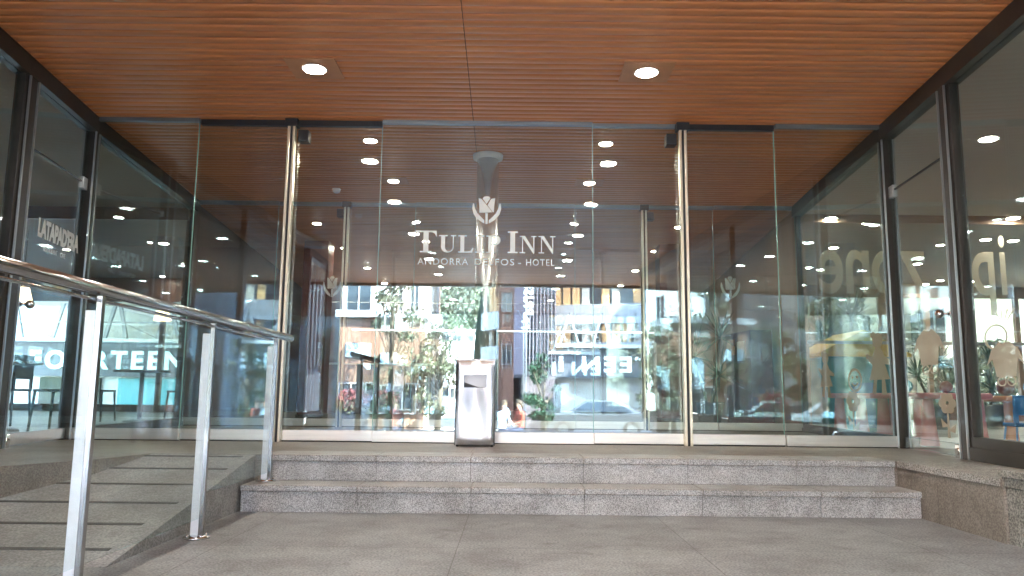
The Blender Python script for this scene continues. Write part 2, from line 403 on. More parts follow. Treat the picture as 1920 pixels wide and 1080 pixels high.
# ---------------------------------------------------------------- downlights
def disc_light(p, r, panel, label, group, ring=True, z=None, name='downlight'):
    t = empty(name, p, label=label, cat='ceiling light', group=group)
    if panel:
        mb = MB(); mb.box(-panel, panel, -panel * .95, panel * .95, -0.006, 0.004); mb.build('mounting_panel', M['woodpanel'], t)
    mb = MB(); n = 28
    prof = [(r + 0.016, 0.0), (r + 0.018, -0.008), (r + 0.012, -0.012), (r, -0.010), (r, 0.0)]
    mb.lathe(prof, n=n); mb.build('trim_ring', M['ring'], t)
    mb = MB(); mb.tube((0, 0, -0.008), (0, 0, -0.014), r * 0.97, n=n); mb.build('lamp_lens', M['lightdisc'], t)
    return t
zc = ZC - 0.002
Gc = 'round downlights in the wooden ceiling'
rows = [
    (-1.60, 5.90, .20, 'big left downlight on a square wood plate, nearest in the canopy'),
    (1.06, 5.90, .20, 'big right downlight on a square wood plate, nearest in the canopy'),
    (-1.60, 4.00, .20, 'left canopy downlight overhead, only its reflection shows in the glass'),
    (1.06, 4.00, .20, 'right canopy downlight overhead, only its reflection shows in the glass'),
    (-1.60, 1.90, .20, 'left canopy downlight behind the viewer, seen mirrored'),
    (1.06, 1.90, .20, 'right canopy downlight behind the viewer, seen mirrored'),
    (-1.60, -0.4, .20, 'left canopy downlight near the street edge'),
    (1.06, -0.4, .20, 'right canopy downlight near the street edge'),
    (-1.47, 7.66, 0, 'left downlight just inside the outer glass row, topmost of its chain'),
    (0.95, 7.68, 0, 'right downlight just inside the outer glass row, topmost of its chain'),
    (-1.46, 9.17, .17, 'left vestibule downlight close before the inner glass row'),
    (0.93, 9.17, .17, 'right vestibule downlight on a square plate before the inner glass row'),
    (-3.0, 11.6, 0, 'nearest lobby downlight of the left row, beside the left gold door strip'),
    (-3.0, 13.6, 0, 'second lobby downlight of the left row, behind the inner door strip'),
    (-3.0, 15.8, 0, 'third lobby downlight of the left row'),
    (-3.0, 18.0, 0, 'last lobby downlight of the left row'),
    (2.55, 11.6, 0, 'nearest lobby downlight of the right row, behind the right gold strip'),
    (2.55, 13.6, 0, 'second lobby downlight of the right row'),
    (2.55, 15.8, 0, 'third lobby downlight of the right row'),
    (2.55, 18.0, 0, 'last lobby downlight of the right row')]
for x, y, pn, lb in rows:
    disc_light((x, y, zc - 0.004), 0.085 if pn == .20 else .062, pn, lb, Gc)

# ---------------------------------------------------------------- glass rows
def vbar(mb, x, y, z0, z1, wx, wy): mb.box(x - wx / 2, x + wx / 2, y - wy / 2, y + wy / 2, z0, z1)
def pane_thing(name, x0, x1, y, zb, zt, label, cat, kick=0.105, top=0.05, topm='header', group=None, edge=True, drop=0.0):
    t = empty(name, ((x0 + x1) / 2, y, zb), label=label, cat=cat, group=group)
    h = (x1 - x0) / 2 - 0.003; H = zt - zb
    mb = MB(); mb.box(-h, h, -0.006, 0.006, kick, H - top)
    mb.build('pane', M['glass'], t)
    mb = MB(); mb.box(-h, h, -0.022, 0.022, 0.008 + drop, kick + 0.0, bev=0.002); mb.mi = 1; mb.box(-h, h, -0.010, 0.010, 0.0, 0.008 + drop)
    mb.build('bottom_rail', [M['kick'], M['dark']], t)
    mb = MB(); mb.box(-h, h, -0.025, 0.025, H - top, H, bev=0.002); mb.build('top_rail', M[topm], t)
    if edge:
        mb = MB(); mb.box(h - 0.004, h + 0.001, -0.009, 0.009, kick + .001, H - top - .001)
        mb.build('edge_seal', M['glassedge'], t)
    return t
def strip_post(x, y, label, blk):
    t = empty('door_mullion', (x, y, ZL), label=label, cat='door post')
    mb = MB(); H = ZC - ZL
    mb.box(-0.036, -0.012, -0.035, 0.03, 0.0, H - 0.01, bev=0.003); mb.box(0.012, 0.036, -0.035, 0.03, 0.0, H - 0.01, bev=0.003)
    mb.build('metal_strip', M['alu'], t)
    mb = MB(); mb.box(-0.0115, 0.0115, -0.018, 0.02, 0.0, H - 0.01); mb.build('rubber_gasket', M['dark'], t)
    mb = MB(); mb.box(-0.06, 0.06, -0.05, 0.05, H - 0.085, H - 0.012, bev=0.004); mb.box(blk - 0.05, blk + 0.05, 0.05, 0.16, H - 0.20, H - 0.09, bev=0.006)
    mb.build('pivot_block', M['dark'], t)
    return t
f1 = [-4.0, -2.99, -2.10, -1.25, 0.755, 1.60, 2.49, 3.53]
L1 = ['outer row fixed pane at the far left corner, behind the handrail',
      'outer row glass door pane left of the left gold strip',
      'outer row glass pane right of the left gold strip',
      'wide centre pane of the outer row carrying the hotel lettering',
      'outer row glass pane left of the right gold strip',
      'outer row glass pane right of the right gold strip',
      'outer row fixed pane at the far right corner by the play room']
tops = ['header', 'dark', 'dark', 'header', 'header', 'dark', 'header']
P1 = []
for i in range(7):
    P1.append(pane_thing('glass_panel' if i in (0, 3, 6) else 'glass_door', f1[i], f1[i + 1], D1 + (0.03 if i in (1, 2, 4, 5) else 0), ZL, ZC, L1[i], 'glass pane' if i in (0, 3, 6) else 'glass door',
                         top=0.055 if tops[i] == 'dark' else 0.035, topm=tops[i], group='outer row of glass doors', drop=0.004 if i in (1, 2, 4, 5) else 0))
strip_post(-2.10, D1 - 0.03, 'left gold metal strip between outer glass doors with black pivot block', 0.09)
strip_post(1.60, D1 - 0.03, 'right gold metal strip between outer glass doors with black pivot block', -0.09)
f2 = [-4.31, -3.18, -2.25, -1.32, 0.85, 1.78, 2.73, 3.84]
L2 = ['inner row fixed pane at the left end of the vestibule', 'inner row glass door left of its left strip', 'inner row glass door right of its left strip, tulip emblem on it',
      'wide centre pane of the inner row behind the round steel column', 'inner row glass door left of its right strip',
      'inner row glass door right of its right strip, tulip emblem on it', 'inner row fixed pane at the right end of the vestibule']
P2 = []
for i in range(7):
    P2.append(pane_thing('glass_panel' if i in (0, 3, 6) else 'glass_door', f2[i], f2[i + 1], D2 + (0.03 if i in (1, 2, 4, 5) else 0), ZL, ZC, L2[i], 'glass pane' if i in (0, 3, 6) else 'glass door',
                         group='inner row of glass doors'))
strip_post(-2.25, D2 - 0.03, 'left slim strip between the inner glass doors', -0.1)
strip_post(1.78, D2 - 0.03, 'right slim strip between the inner glass doors', 0.1)

# side glazing; local frame: x along the wall towards the viewer, y = thickness, z up
def wall_frame(name, A, B, label, cat, group=None):
    a = Vector((A[0], A[1], 0)); b = Vector((B[0], B[1], 0)); d = b - a
    t = empty(name, (A[0], A[1], ZL), math.atan2(d.y, d.x), label, cat, group)
    return t, d.length
def fixed_side(A, B, label, frame=0.10, fb=0.13):
    t, L = wall_frame('side_window', A, B, label, 'shop window', 'glazed side walls')
    H = ZC - ZL - 0.15
    mb = MB(); mb.box(frame * .4, L - frame * .4, -0.006, 0.006, fb, H); mb.build('pane', M['sideglass'], t)
    mb = MB(); mb.box(0, L, -0.05, 0.05, 0.002, fb * .55); mb.box(0, L, -0.035, 0.035, fb * .55, fb); mb.build('bottom_frame', M['bronze'], t)
    mb = MB(); mb.box(0, frame * .4, -0.035, 0.035, fb, H); mb.box(L - frame * .4, L, -0.035, 0.035, fb, H); mb.build('side_frame', M['bronze'], t)
    return t
def post(x, y, rz, label, wdt=0.09, strips=True, sgn=1):
    t = empty('door_post', (x, y, ZL), rz, label, 'post', 'posts of the glazed side walls')
    H = ZC - ZL - 0.15
    mb = MB(); mb.box(-wdt / 2, wdt / 2, -0.045, 0.045, 0.0, H, bev=0.003); mb.build('post_body', M['bronze'], t)
    if strips:
        mb = MB()
        for s in (-1, 1): mb.box(s * wdt / 2 - 0.008, s * wdt / 2 + 0.008, -0.058, -0.0455, 0.0, H); mb.box(s * wdt / 2 - 0.008, s * wdt / 2 + 0.008, 0.0455, 0.058, 0.0, H)
        mb.build('edge_strip', M['silver'], t)
    return t
def beam(A, B, label):
    t, L = wall_frame('ceiling_beam', A, B, label, 'beam', 'dark beams where side walls meet the ceiling')
    mb = MB(); mb.box(0, L, -0.06, 0.06, ZC - ZL - 0.15, ZC - ZL - 0.004); mb.build('beam_body', M['bronze'], t)
def side_door(A, B, label, hinge_far):
    t, L = wall_frame('side_door', A, B, label, 'glass door')
    H = ZC - ZL - 0.15; hd = 2.36
    mb = MB(); mb.box(0.01, L - 0.01, -0.006, 0.006, 0.105, hd - 0.01); mb.build('pane', M['sideglass'], t)
    mb = MB(); mb.box(0.01, L - 0.01, -0.006, 0.006, hd, H); mb.build('transom_pane', M['sideglass'], t)
    mb = MB(); mb.box(0.01, L - 0.01, -0.016, 0.016, 0.012, 0.105, bev=0.002); mb.build('bottom_rail', M['steel'] if A[0] < 0 else M['sideglass'], t)
    mb = MB(); mb.box(0.0, 0.10, -0.022, 0.022, hd - 0.07, hd + 0.04, bev=0.003); mb.box(L - 0.05, L, -0.02, 0.02, hd - 0.03, hd + 0.03, bev=0.003); mb.build('pivot_fitting', M['steel'], t)
    mb = MB(); mb.box(0.01, L - 0.01, -0.009, 0.009, hd - 0.011, hd + 0.001); mb.build('transom_joint', M['dark'], t)
    mb = MB(); mb.box(L - 0.13, L - 0.01, -0.028, 0.028, 0.0, 0.10, bev=0.004); mb.tube((L - 0.07, -0.045, 0.05), (L - 0.07, 0.045, 0.05), 0.026); mb.build('floor_hinge', M['chrome'], t)
    mb = MB(); kx = L - 0.10; kz = 1.10
    mb.tube((kx, -0.10, kz), (kx, 0.10, kz), 0.011)
    for s in (-1, 1):
        mb.sph((kx, s * 0.09, kz), 0.034); mb.tube((kx, s * 0.008, kz), (kx, s * 0.022, kz), 0.026)
    mb.build('knob', M['chrome'], t)
    return t
# left side, from the inner row towards the viewer
def LP(y): return (XL(y), y)
def RP(y): return (XR(y), y)
aL = math.atan2(-1, 0.14); aR = math.atan2(-1, -0.10)
fixed_side(LP(D2 - .05), LP(D1 + .07), 'tall glass wall on the left side of the vestibule', fb=0.10)
fixed_side(RP(D2 - .05), RP(D1 + .07), 'tall glass wall on the right side of the vestibule with play room decals', fb=0.10)
post(*LP(D1 - .0), aL, 'left corner post where side wall meets outer glass row')
post(*RP(D1 - .0), aR, 'right corner post where side wall meets outer glass row')
dl = side_door(LP(D1 - .06), LP(5.90), 'glass door on the left wall with restaurant lettering and round knob', True)
dr = side_door(RP(D1 - .06), RP(5.90), 'glass door on the right wall into the play room', True)
post(*LP(5.82), aL, 'left wall post on the viewer side of the restaurant door', 0.14)
post(*RP(5.82), aR, 'right wall post on the viewer side of the play room door', 0.12)
fl = fixed_side(LP(5.74), LP(4.1), 'left fixed window nearest the viewer with card sticker', fb=0.10)
fr = fixed_side(RP(5.75), RP(3.3), 'right fixed window nearest the viewer above the stone ledge', fb=0.17)
fixed_side(RP(3.3), RP(-1.5), 'right fixed window beside the viewer', fb=0.17)
fixed_side(LP(4.1), (XL(4.1) - .1, -1.0), 'left fixed window beside the viewer', fb=0.10)
beam(LP(D2), LP(D1), 'dark beam above the left glass wall inside the vestibule')
beam(RP(D2), RP(D1), 'dark beam above the right glass wall inside the vestibule')
beam(LP(D1), LP(4.1), 'dark beam above the left restaurant door')
beam(RP(D1), RP(-1.5), 'dark beam above the right play room door')
beam(LP(4.1), (XL(4.1) - .1, -1.0), 'dark beam above the left window beside the viewer')
# canopy columns at the street edge (seen mirrored)
def canopy_col(x, y, label):
    t = empty('canopy_column', (x, y, -0.2), label=label, cat='column')
    mb = MB(); mb.box(-0.24, 0.24, -0.2, 0.2, 0, ZC + 0.2, bev=0.01); mb.build('shaft', M['redcol'], t)
    mb = MB(); mb.box(-0.27, 0.27, -0.23, 0.23, 0.0, 0.3, bev=0.01); mb.build('plinth', M['bronze'], t)
M['redcol'] = pbr('red_brown_column', (0.13, 0.032, 0.022), 0.4, nz=(4, 0.2))
canopy_col(3.52, -3.5, 'red brown canopy column at the street edge, right in the reflection')
canopy_col(-4.35, -3.5, 'red brown canopy column at the street edge, left in the reflection')
canopy_col(5.1, -2.6, 'second red brown column right of the canopy edge')

# ---------------------------------------------------------------- writing and emblems
def text_mesh(txt, size, bold=0.0, sx=1.0, space=1.0, ext=0.001):
    cu = bpy.data.curves.new('lettering', 'FONT'); cu.body = txt; cu.size = size; cu.align_x = 'CENTER'; cu.align_y = 'BOTTOM_BASELINE'
    cu.extrude = ext; cu.offset = bold; cu.space_character = space; cu.resolution_u = 4
    o = bpy.data.objects.new('lettering', cu); C.objects.link(o)
    dg = bpy.context.evaluated_depsgraph_get()
    me = bpy.data.meshes.new_from_object(o.evaluated_get(dg))
    bpy.data.objects.remove(o); bpy.data.curves.remove(cu)
    for v in me.vertices: v.co.x *= sx
    return me
def place_text(me, name, mat, parent, loc, X=(1, 0, 0), Z=(0, 0, 1)):
    """X: reading direction, Z: up direction of the letters"""
    me.materials.clear(); me.materials.append(mat)
    o = bpy.data.objects.new(name, me); C.objects.link(o)
    X = Vector(X).normalized(); U = Vector(Z).normalized(); N = X.cross(U)
    m = Matrix((X, U, N)).transposed().to_4x4(); m.translation = Vector(loc)
    if parent: o.parent = parent; KIDS.setdefault(parent.name, []).append(o)
    o.matrix_local = m
    return o
def shape_mesh(polys, ext=0.001):
    bm = bmesh.new()
    for pl in polys:
        n = len(pl)
        a = [bm.verts.new((p[0], p[1], -ext)) for p in pl]; b = [bm.verts.new((p[0], p[1], ext)) for p in pl]
        bm.faces.new(a[::-1]); bm.faces.new(b)
        for i in range(n): bm.faces.new((a[i], a[(i + 1) % n], b[(i + 1) % n], b[i]))
    bmesh.ops.recalc_face_normals(bm, faces=bm.faces)
    bmesh.ops.triangulate(bm, faces=bm.faces)
    me = bpy.data.meshes.new('shape'); bm.to_mesh(me); bm.free(); return me
# serif capitals, unit height
def serif(ch):
    s = 0.06
    def rect(x0, x1, y0, y1): return [(x0, y0), (x1, y0), (x1, y1), (x0, y1)]
    if ch == 'I': return [rect(.12, .34, s, 1 - s), rect(0, .46, 0, s), rect(0, .46, 1 - s, 1)], .46
    if ch == 'T': return [rect(.36, .58, s, .93), rect(.22, .72, 0, s), [(.0, .74), (.04, .74), (.10, .88), (.22, .93), (.72, .93), (.84, .88), (.90, .74), (.94, .74), (.92, 1), (.02, 1)]], .94
    if ch == 'L': return [rect(.12, .33, s, 1 - s), rect(0, .46, 1 - s, 1), [(0, 0), (.76, 0), (.82, .28), (.77, .28), (.66, .10), (.5, s), (0, s)]], .82
    if ch == 'P':
        o = [(.33, 1), (.52, 1)]
        out = [(.5 + .27 * math.cos(a), .73 + .27 * math.sin(a)) for a in [math.pi / 2 - i * math.pi / 10 for i in range(11)]]
        inn = [(.46 + .10 * math.cos(a), .73 + .21 * math.sin(a)) for a in [-math.pi / 2 + i * math.pi / 10 for i in range(11)]]
        return [rect(.12, .33, s, 1 - s), rect(0, .46, 0, s), rect(0, .335, 1 - s, 1), [(.33, 1)] + out + [(.33, .46), (.33, .52)] + inn + [(.33, .94)]], .78
    if ch == 'U':
        out = [(.12, 1 - s)] + [(.46 + .34 * math.cos(a), .32 + .33 * math.sin(a)) for a in [math.pi + i * math.pi / 12 for i in range(13)]] + [(.80, 1 - s), (.74, 1 - s)]
        inn = [(.535 + .205 * math.cos(a), .32 + .25 * math.sin(a)) for a in [-i * math.pi / 12 for i in range(13)]] + [(.33, 1 - s)]
        return [out + inn, rect(0, .46, 1 - s, 1), rect(.64, .92, 1 - s, 1)], .92
    if ch == 'N':
        return [rect(.14, .19, s, .96), rect(.0, .32, 0, s), [(0, 1), (.30, 1), (.84, .16), (.84, -.02), (.78, -.02), (.14, .94), (0, .95)], rect(.78, .84, .0, 1 - s), rect(.66, .97, 1 - s, 1)], .97
def serif_line(spec, gap=0.10):
    """spec: (char, height)"""
    polys, x = [], 0
    for ch, h in spec:
        if ch == ' ': x += h; continue
        ps, wd = serif(ch)
        for p in ps: polys.append([(x + a * h, b * h) for a, b in p])
        x += wd * h + gap * spec[0][1]
    return [[(a - x / 2, b) for a, b in p] for p in polys], x
def emblem(sc):
    L = [(-.50, .62), (-.53, .40), (-.47, .15), (-.30, -.10), (-.08, -.26), (-.08, -.12), (-.20, .02), (-.34, .20), (-.42, .40), (-.47, .62)]
    Rr = [(-x, y) for x, y in L][::-1]
    bud1 = [(-.30, .86), (-.20, .84), (.12, .38), (.20, .24), (-.02, .22), (-.26, .22), (-.27, .5)]
    bud2 = [(.02, .56), (.16, .84), (.30, .86), (.27, .5), (.26, .24), (.23, .24)]
    bud3 = [(-.16, .85), (-.09, .93), (0, .95), (.09, .93), (.13, .86), (-.01, .60)]
    stem = [(-.045, .19), (.045, .19), (.04, -.28), (-.04, -.28)]
    return [[(x * sc, y * sc) for x, y in p] for p in (L, Rr, bud1, bud2, bud3, stem)]
yd = D1 - 0.009
sg = empty('hotel_lettering', (-0.245, yd, 0), label='frosted hotel name lettering with tulip emblem on the centre pane', cat='lettering')
Hc = 0.205
def ztext(py): return at_y(912, py, yd).z
zt1, zt2 = ztext(474), ztext(497)
for word, w0, w1 in ((('T', 'U', 'L', 'I', 'P'), -.665, .155), (('I', 'N', 'N'), .20, .665)):
    pl, wd = serif_line([(c, Hc * (1 if i == 0 else .80)) for i, c in enumerate(word)], 0.09)
    k = (w1 - w0) / wd
    place_text(shape_mesh([[(a * k, b) for a, b in p] for p in pl]), 'name_word', M['decal'], sg, ((w0 + w1) / 2, 0, zt1))
def word_at(txt, size, x0, x1, z, parent, mat, name, y=0, X=(1, 0, 0), sp=1.15, bold=0):
    me = text_mesh(txt, size, bold, 1, sp); vx = [v.co.x for v in me.vertices]; a, b = min(vx), max(vx)
    for v in me.vertices: v.co.x = (v.co.x - (a + b) / 2) * ((x1 - x0) / (b - a))
    return place_text(me, name, mat, parent, (Vector(X) * ((x0 + x1) / 2)) + Vector((0, y, z)), X)
for wtx, w0, w1 in (('ANDORRA', -.637, -.165), ('DELFOS', -.105, .262), ('-', .30, .325), ('HOTEL', .375, .637)):
    word_at(wtx, .087, w0, w1, zt2 + (0 if wtx != '-' else 0), sg, M['decal'], 'subtitle_word')
place_text(shape_mesh([[(a, b * .84) for a, b in p] for p in emblem(0.258)]), 'tulip_emblem', M['decal'], sg, (0, 0, ztext(408)))
def emb_at(px, py, y, sc, label):
    p = at_y(px, py, y - 0.009)
    o = place_text(shape_mesh(emblem(sc)), 'tulip_emblem', M['decal'], None, p)
    tag(o, label, 'emblem', 'tulip emblems on the side doors')
emb_at(622, 548, D2 + .02, 0.23, 'round tulip emblem on the inner glass, left of centre')
emb_at(1370, 551, D2 + .02, 0.25, 'round tulip emblem on the inner glass, right of centre')
emb_at(575, 647, 13.5, 0.17, 'small dark tulip emblem hanging free in the lobby low at left')  # emblem repeat set free in mid lobby, nothing behind it
# restaurant lettering on the left door (local frame of the door: x along wall to viewer, so text runs along -x)
def on_left(me, name, d, y, z, mat, rise=0):
    p = Vector((XL(y) + 0.012, y, z)); X = Vector((-0.14, 1, 0)).normalized()
    o = place_text(me, name, mat, None, p, X, (0, 0, 1)); return o
m_ = text_mesh("LATAPAD'ERA", 0.205, 0.009, 1.0, 0.96)
mx = max(v.co.x for v in m_.vertices); mn = min(v.co.x for v in m_.vertices)
for v in m_.vertices: v.co.x *= 0.80 / (mx - mn)
o = on_left(m_, 'restaurant_lettering', None, 6.58, 2.04, M['decalwhite']); tag(o, 'bold white restaurant name on the left glass door', 'lettering')
sb = empty('restaurant_subtitle', (XL(6.52) + 0.012, 6.52, 1.935), math.atan2(1, -0.14), 'small grey line of text under the restaurant name', 'lettering')
word_at('RESTAURANT', .06, -.21, .05, 0, sb, M['decal'], 'subtitle_word', sp=1); word_at('CAFE', .06, .11, .21, 0, sb, M['decal'], 'subtitle_word', sp=1)
st_ = empty('card_sticker', (XL(5.45) + 0.012, 5.45, 1.66), math.atan2(1, -0.14), 'white payment card sticker on the left window edge', 'sticker')
mb = MB(); mb.box(-.08, .08, -.0015, .0015, 0, 0.11); mb.build('sticker_sheet', M['white'], st_)
M['blueink'] = pbr('blue_ink', (0.02, 0.06, 0.35), 0.6)
place_text(text_mesh('VISA', 0.055, 0.002), 'card_name', M['blueink'], st_, (0, -.003, 0.03), (1, 0, 0), (0, 0, 1))
# mirrored lettering on the right wall (meant to be read from the other side): seen from here it runs backwards
def on_right(me, y, z, mat, nm, label, cat='lettering', off=-0.010):
    X = Vector((0.10, 1, 0)).normalized()          # reads away from the viewer, i.e. right to left in the picture
    for v in me.vertices: v.co.z = v.co.z
    o = place_text(me, nm, mat, None, (XR(y) + off, y, z), X, (0, 0, 1)); return tag(o, label, cat)
# ---------------------------------------------------------------- decals of plain figures on the right glazing
def circle(cx, cy_, r, n=20, a0=0, a1=2 * math.pi): return [(cx + r * math.cos(a0 + (a1 - a0) * i / n), cy_ + r * math.sin(a0 + (a1 - a0) * i / n)) for i in range(n if a1 - a0 > 6.2 else n + 1)]
def ringp(cx, cy_, r0, r1, n=24, a0=0.0, a1=2 * math.pi - 0.001):
    return [(cx + r1 * math.cos(a0 + (a1 - a0) * i / n), cy_ + r1 * math.sin(a0 + (a1 - a0) * i / n)) for i in range(n + 1)] + [(cx + r0 * math.cos(a1 - (a1 - a0) * i / n), cy_ + r0 * math.sin(a1 - (a1 - a0) * i / n)) for i in range(n + 1)]
figA = [ringp(0, 0, .10, .125), circle(-.04, .03, .015), circle(.04, .03, .015), ringp(0, 0, .05, .065, 12, math.pi * 1.15, math.pi * 1.85)]
figB = [circle(0, .50, .085), circle(.07, .57, .04, 10), [(-.05, .42), (.05, .42), (.10, .33), (.20, .37), (.21, .33), (.10, .24), (.17, .08), (-.17, .08), (-.10, .24), (-.22, .22), (-.22, .26), (-.10, .33)], [(-.09, .08), (-.04, .08), (-.03, -.08), (-.11, -.08)], [(.04, .08), (.09, .08), (.13, -.06), (.07, -.08)]]
figC = [circle(.085 * math.cos(a), .085 * math.sin(a) + .40, .06, 12) for a in [i * math.pi / 3 for i in range(6)]] + [[(-.012, .34), (.012, .34), (.02, -.05), (-.02, -.05)], [(.0, .1), (.12, .2), (.10, .08)], [(.0, .05), (-.13, .14), (-.10, .02)]]
figD = [[(-.14, .05), (-.18, .30), (-.27, .20), (-.20, .40), (-.07, .53), (-.03, .50), (.03, .50), (.07, .53), (.20, .42), (.28, .22), (.19, .30), (.14, .05)], ringp(-.07, -.01, .05, .066), ringp(.07, -.01, .05, .066)]
figE = [ringp(0, 0, .085, .10)] + [[(-.09 + k * .012, .09 + k * .01), (-.085 + k * .012, .09 + k * .01), (-.16 + k * .05, .20), (-.17 + k * .05, .19)] for k in range(4)]
def fig(polys, y, z, sc, label, sx=1.75):
    me = shape_mesh([[(a * sc * sx, b * sc) for a, b in p] for p in polys])
    on_right(me, y, z, M['decal2'], 'window_decal', label, 'decal')
fig(figA, 8.25, 0.98, 1.0, 'smiling face decal on the right vestibule glass')
fig(figC, 8.35, 0.44, .8, 'flower decal low on the right vestibule glass')
fig(figB, 7.55, 0.90, .9, 'small figure decal beside the yellow roof of the toy house')
fig(figB, 9.25, 0.86, .8, 'child silhouette decal at the left edge of the right glass')
fig(figD, 6.42, 1.04, .62, 'large rounded figure decal on the play room door')
fig(figD, 5.25, 0.92, .5, 'rounded figure decal on the nearest right window')
fig(figE, 5.35, 1.22, .9, 'round face outline decal with spiky hair on the nearest right window')
fig(figC, 6.15, 0.52, .6, 'flower decal low on the play room door')

# ---------------------------------------------------------------- steel column, bin, handrail
t = empty('steel_column', (-0.275, 8.13, ZL), label='polished round steel column inside the vestibule behind the bin', cat='column')
mb = MB(); mb.tube((0, 0, 0.02), (0, 0, ZC - ZL - .06), 0.118, n=48); mb.build('shaft', M['column'], t)
mb = MB(); mb.lathe([(.125, -.06), (.16, -.05), (.165, -.02), (.165, -.006)], (0, 0, ZC - ZL), n=40); mb.build('top_flange', M['ring'], t)
mb = MB(); mb.lathe([(.16, 0), (.16, .015), (.125, .03)], n=40); mb.build('base_ring', M['steel'], t)

t = empty('litter_bin', (-0.305, 6.80, ZL), label='stainless steel litter bin with ashtray standing before the centre doors', cat='litter bin')
W_, H_ = 0.168, 0.735
mb = MB(); bm = mb.bm; nx, nz_ = 24, 40; grid = []
def fy(u, v):
    # pressed front: flat border, hollow waist below the slot
    e = min(1, (1 - abs(u)) / 0.16); vv = min(1, min(v, 1 - v) / 0.06); e = max(0, min(1, e)) ** 2 * (3 - 2 * max(0, min(1, e))); vv = max(0, vv)
    waist = 0.014 * math.exp(-((v - 0.42) / 0.26) ** 2) * math.cos(u * math.pi / 2) + 0.004 * math.sin(u * 5 + v * 3)
    return -0.115 - 0.010 * e * vv + waist * e
ow0, ow1, oh0, oh1 = -0.62, 0.60, 0.665, 0.835
us = [-1 + 2 * i / nx for i in range(nx + 1)]; vs_ = [i / nz_ for i in range(nz_ + 1)]
G = [[bm.verts.new((u * W_, fy(u, v), 0.015 + v * (H_ - 0.02))) for u in us] for v in vs_]
for j in range(nz_):
    for i in range(nx):
        cu_, cv_ = (us[i] + us[i + 1]) / 2, (vs_[j] + vs_[j + 1]) / 2
        if ow0 < cu_ < ow1 and oh0 < cv_ < oh1: continue
        mb._fin([bm.faces.new((G[j][i], G[j][i + 1], G[j + 1][i + 1], G[j + 1][i]))], True)
mb.build('front_panel', M['binsteel'] if 'binsteel' in M else M.setdefault('binsteel', pbr('bin_steel', (0.50, 0.50, 0.515), 0.26, 1.0)), t)
mb = MB(); mb.box(-W_, -W_ + .004, -.115, .14, .015, H_ - .005); mb.box(W_ - .004, W_, -.115, .14, .015, H_ - .005); mb.box(-W_, W_, .136, .14, .015, H_ - .005)
mb.build('body', M['binsteel'], t)
mb = MB(); mb.box(-W_ - .003, W_ + .003, -.118, .143, H_ - .005, H_ + .004, bev=.002); mb.build('lid', M['binsteel'], t)
mb = MB(); mb.box(ow0 * W_, ow1 * W_, -.06, -.055, .015 + oh0 * H_, .015 + oh1 * H_); mb.mi = 1
mb.face([(ow0 * W_, -.062, .495), (ow1 * W_ * .45, -.062, .495), (ow0 * W_, -.062, .545)])  # dark triangle paints the shade inside the slot
mb.build('slot_recess', [pbr('slot_steel_shaded', (.30, .30, .31), .35, .9), M['dark']], t)  # recess steel darkened so the opening looks shaded
mb = MB()
for sx in (-1, 1): mb.box(sx * W_ - .003, sx * W_ + .003, -.120, -.113, .01, H_); 
mb.build('corner_trim', M['dark'], t)
for sx in (-1, 1):
    for yy in (-.10, .12): mb = MB(); mb.tube((sx * (W_ - .02), yy, 0), (sx * (W_ - .02), yy, .015), .012, n=10); mb.build('foot', M['dark'], t)
mb = MB(); mb.box(-.10, .03, -.06, .05, H_ + .004, H_ + .012, bev=.002); mb.build('ashtray_grid', M['dark'], t)

t = empty('handrail', (-1.70, 4.35, 0), label='steel handrail with glass infill between ramp and steps', cat='handrail')
posts = [(5.52, 0.178), (4.35, 0.002), (3.14, 0.002), (1.94, 0.002)]
ztop = 1.203
for k, (y, zb) in enumerate(posts):
    yy = y - 4.35
    mb = MB(); mb.box(-0.034, 0.010, yy - 0.010, yy + 0.010, zb + 0.008, ztop - 0.09, bev=0.002); p_ = mb.build('post', M['post'], t)
    mb = MB(); mb.box(0.0105, 0.034, yy - 0.014, yy + 0.014, zb + 0.008, ztop - 0.03, bev=0.002); mb.build('post_edge', M['railsteel'], p_)
    mb = MB(); mb.lathe([(0.072, 0), (0.070, 0.008), (0.040, 0.016), (0.03, 0.018)], (0, yy, zb), n=28)
    for q in range(4): mb.sph((0.052 * math.cos(q * 1.57 + .78), yy + 0.052 * math.sin(q * 1.57 + .78), zb + .012), .009, 8)
    mb.build('base_flange', M['chrome'], p_)
mb = MB(); mb.tube((0, 1.60, ztop), (0, -3.6, ztop), 0.027, n=24); mb.sph((0, 1.60, ztop), 0.027); mb.build('rail', M['railsteel'], t)
mb = MB(); mb.tube((0.0, 1.15, ztop - 0.045), (0.0, -3.6, ztop - 0.045), 0.008, n=12); mb.build('rail_clamp', M['railsteel'], t)
for k in range(3):
    ya, yb = posts[k][0] - 4.35 - 0.03, posts[k + 1][0] - 4.35 + 0.03
    mb = MB(); mb.box(0.014, 0.022, yb, ya, max(posts[k][1], 0.05) + 0.06, ztop - 0.07); g = mb.build('glass_panel', M['railglass'], t)
    mb = MB(); mb.box(0.0135, 0.0225, yb - 0.003, yb - .0001, max(posts[k][1], 0.05) + 0.06, ztop - 0.07); mb.build('glass_edge', M['glassedge'], g)

# small ceiling fixture
t = empty('smoke_detector', (-2.25, 9.6, ZC - 0.004), label='small white smoke detector on the vestibule ceiling', cat='smoke detector')
mb = MB(); mb.lathe([(.03, -.05), (.045, -.04), (.05, -.01), (.055, 0)], n=20); mb.build('housing', M['white'], t)

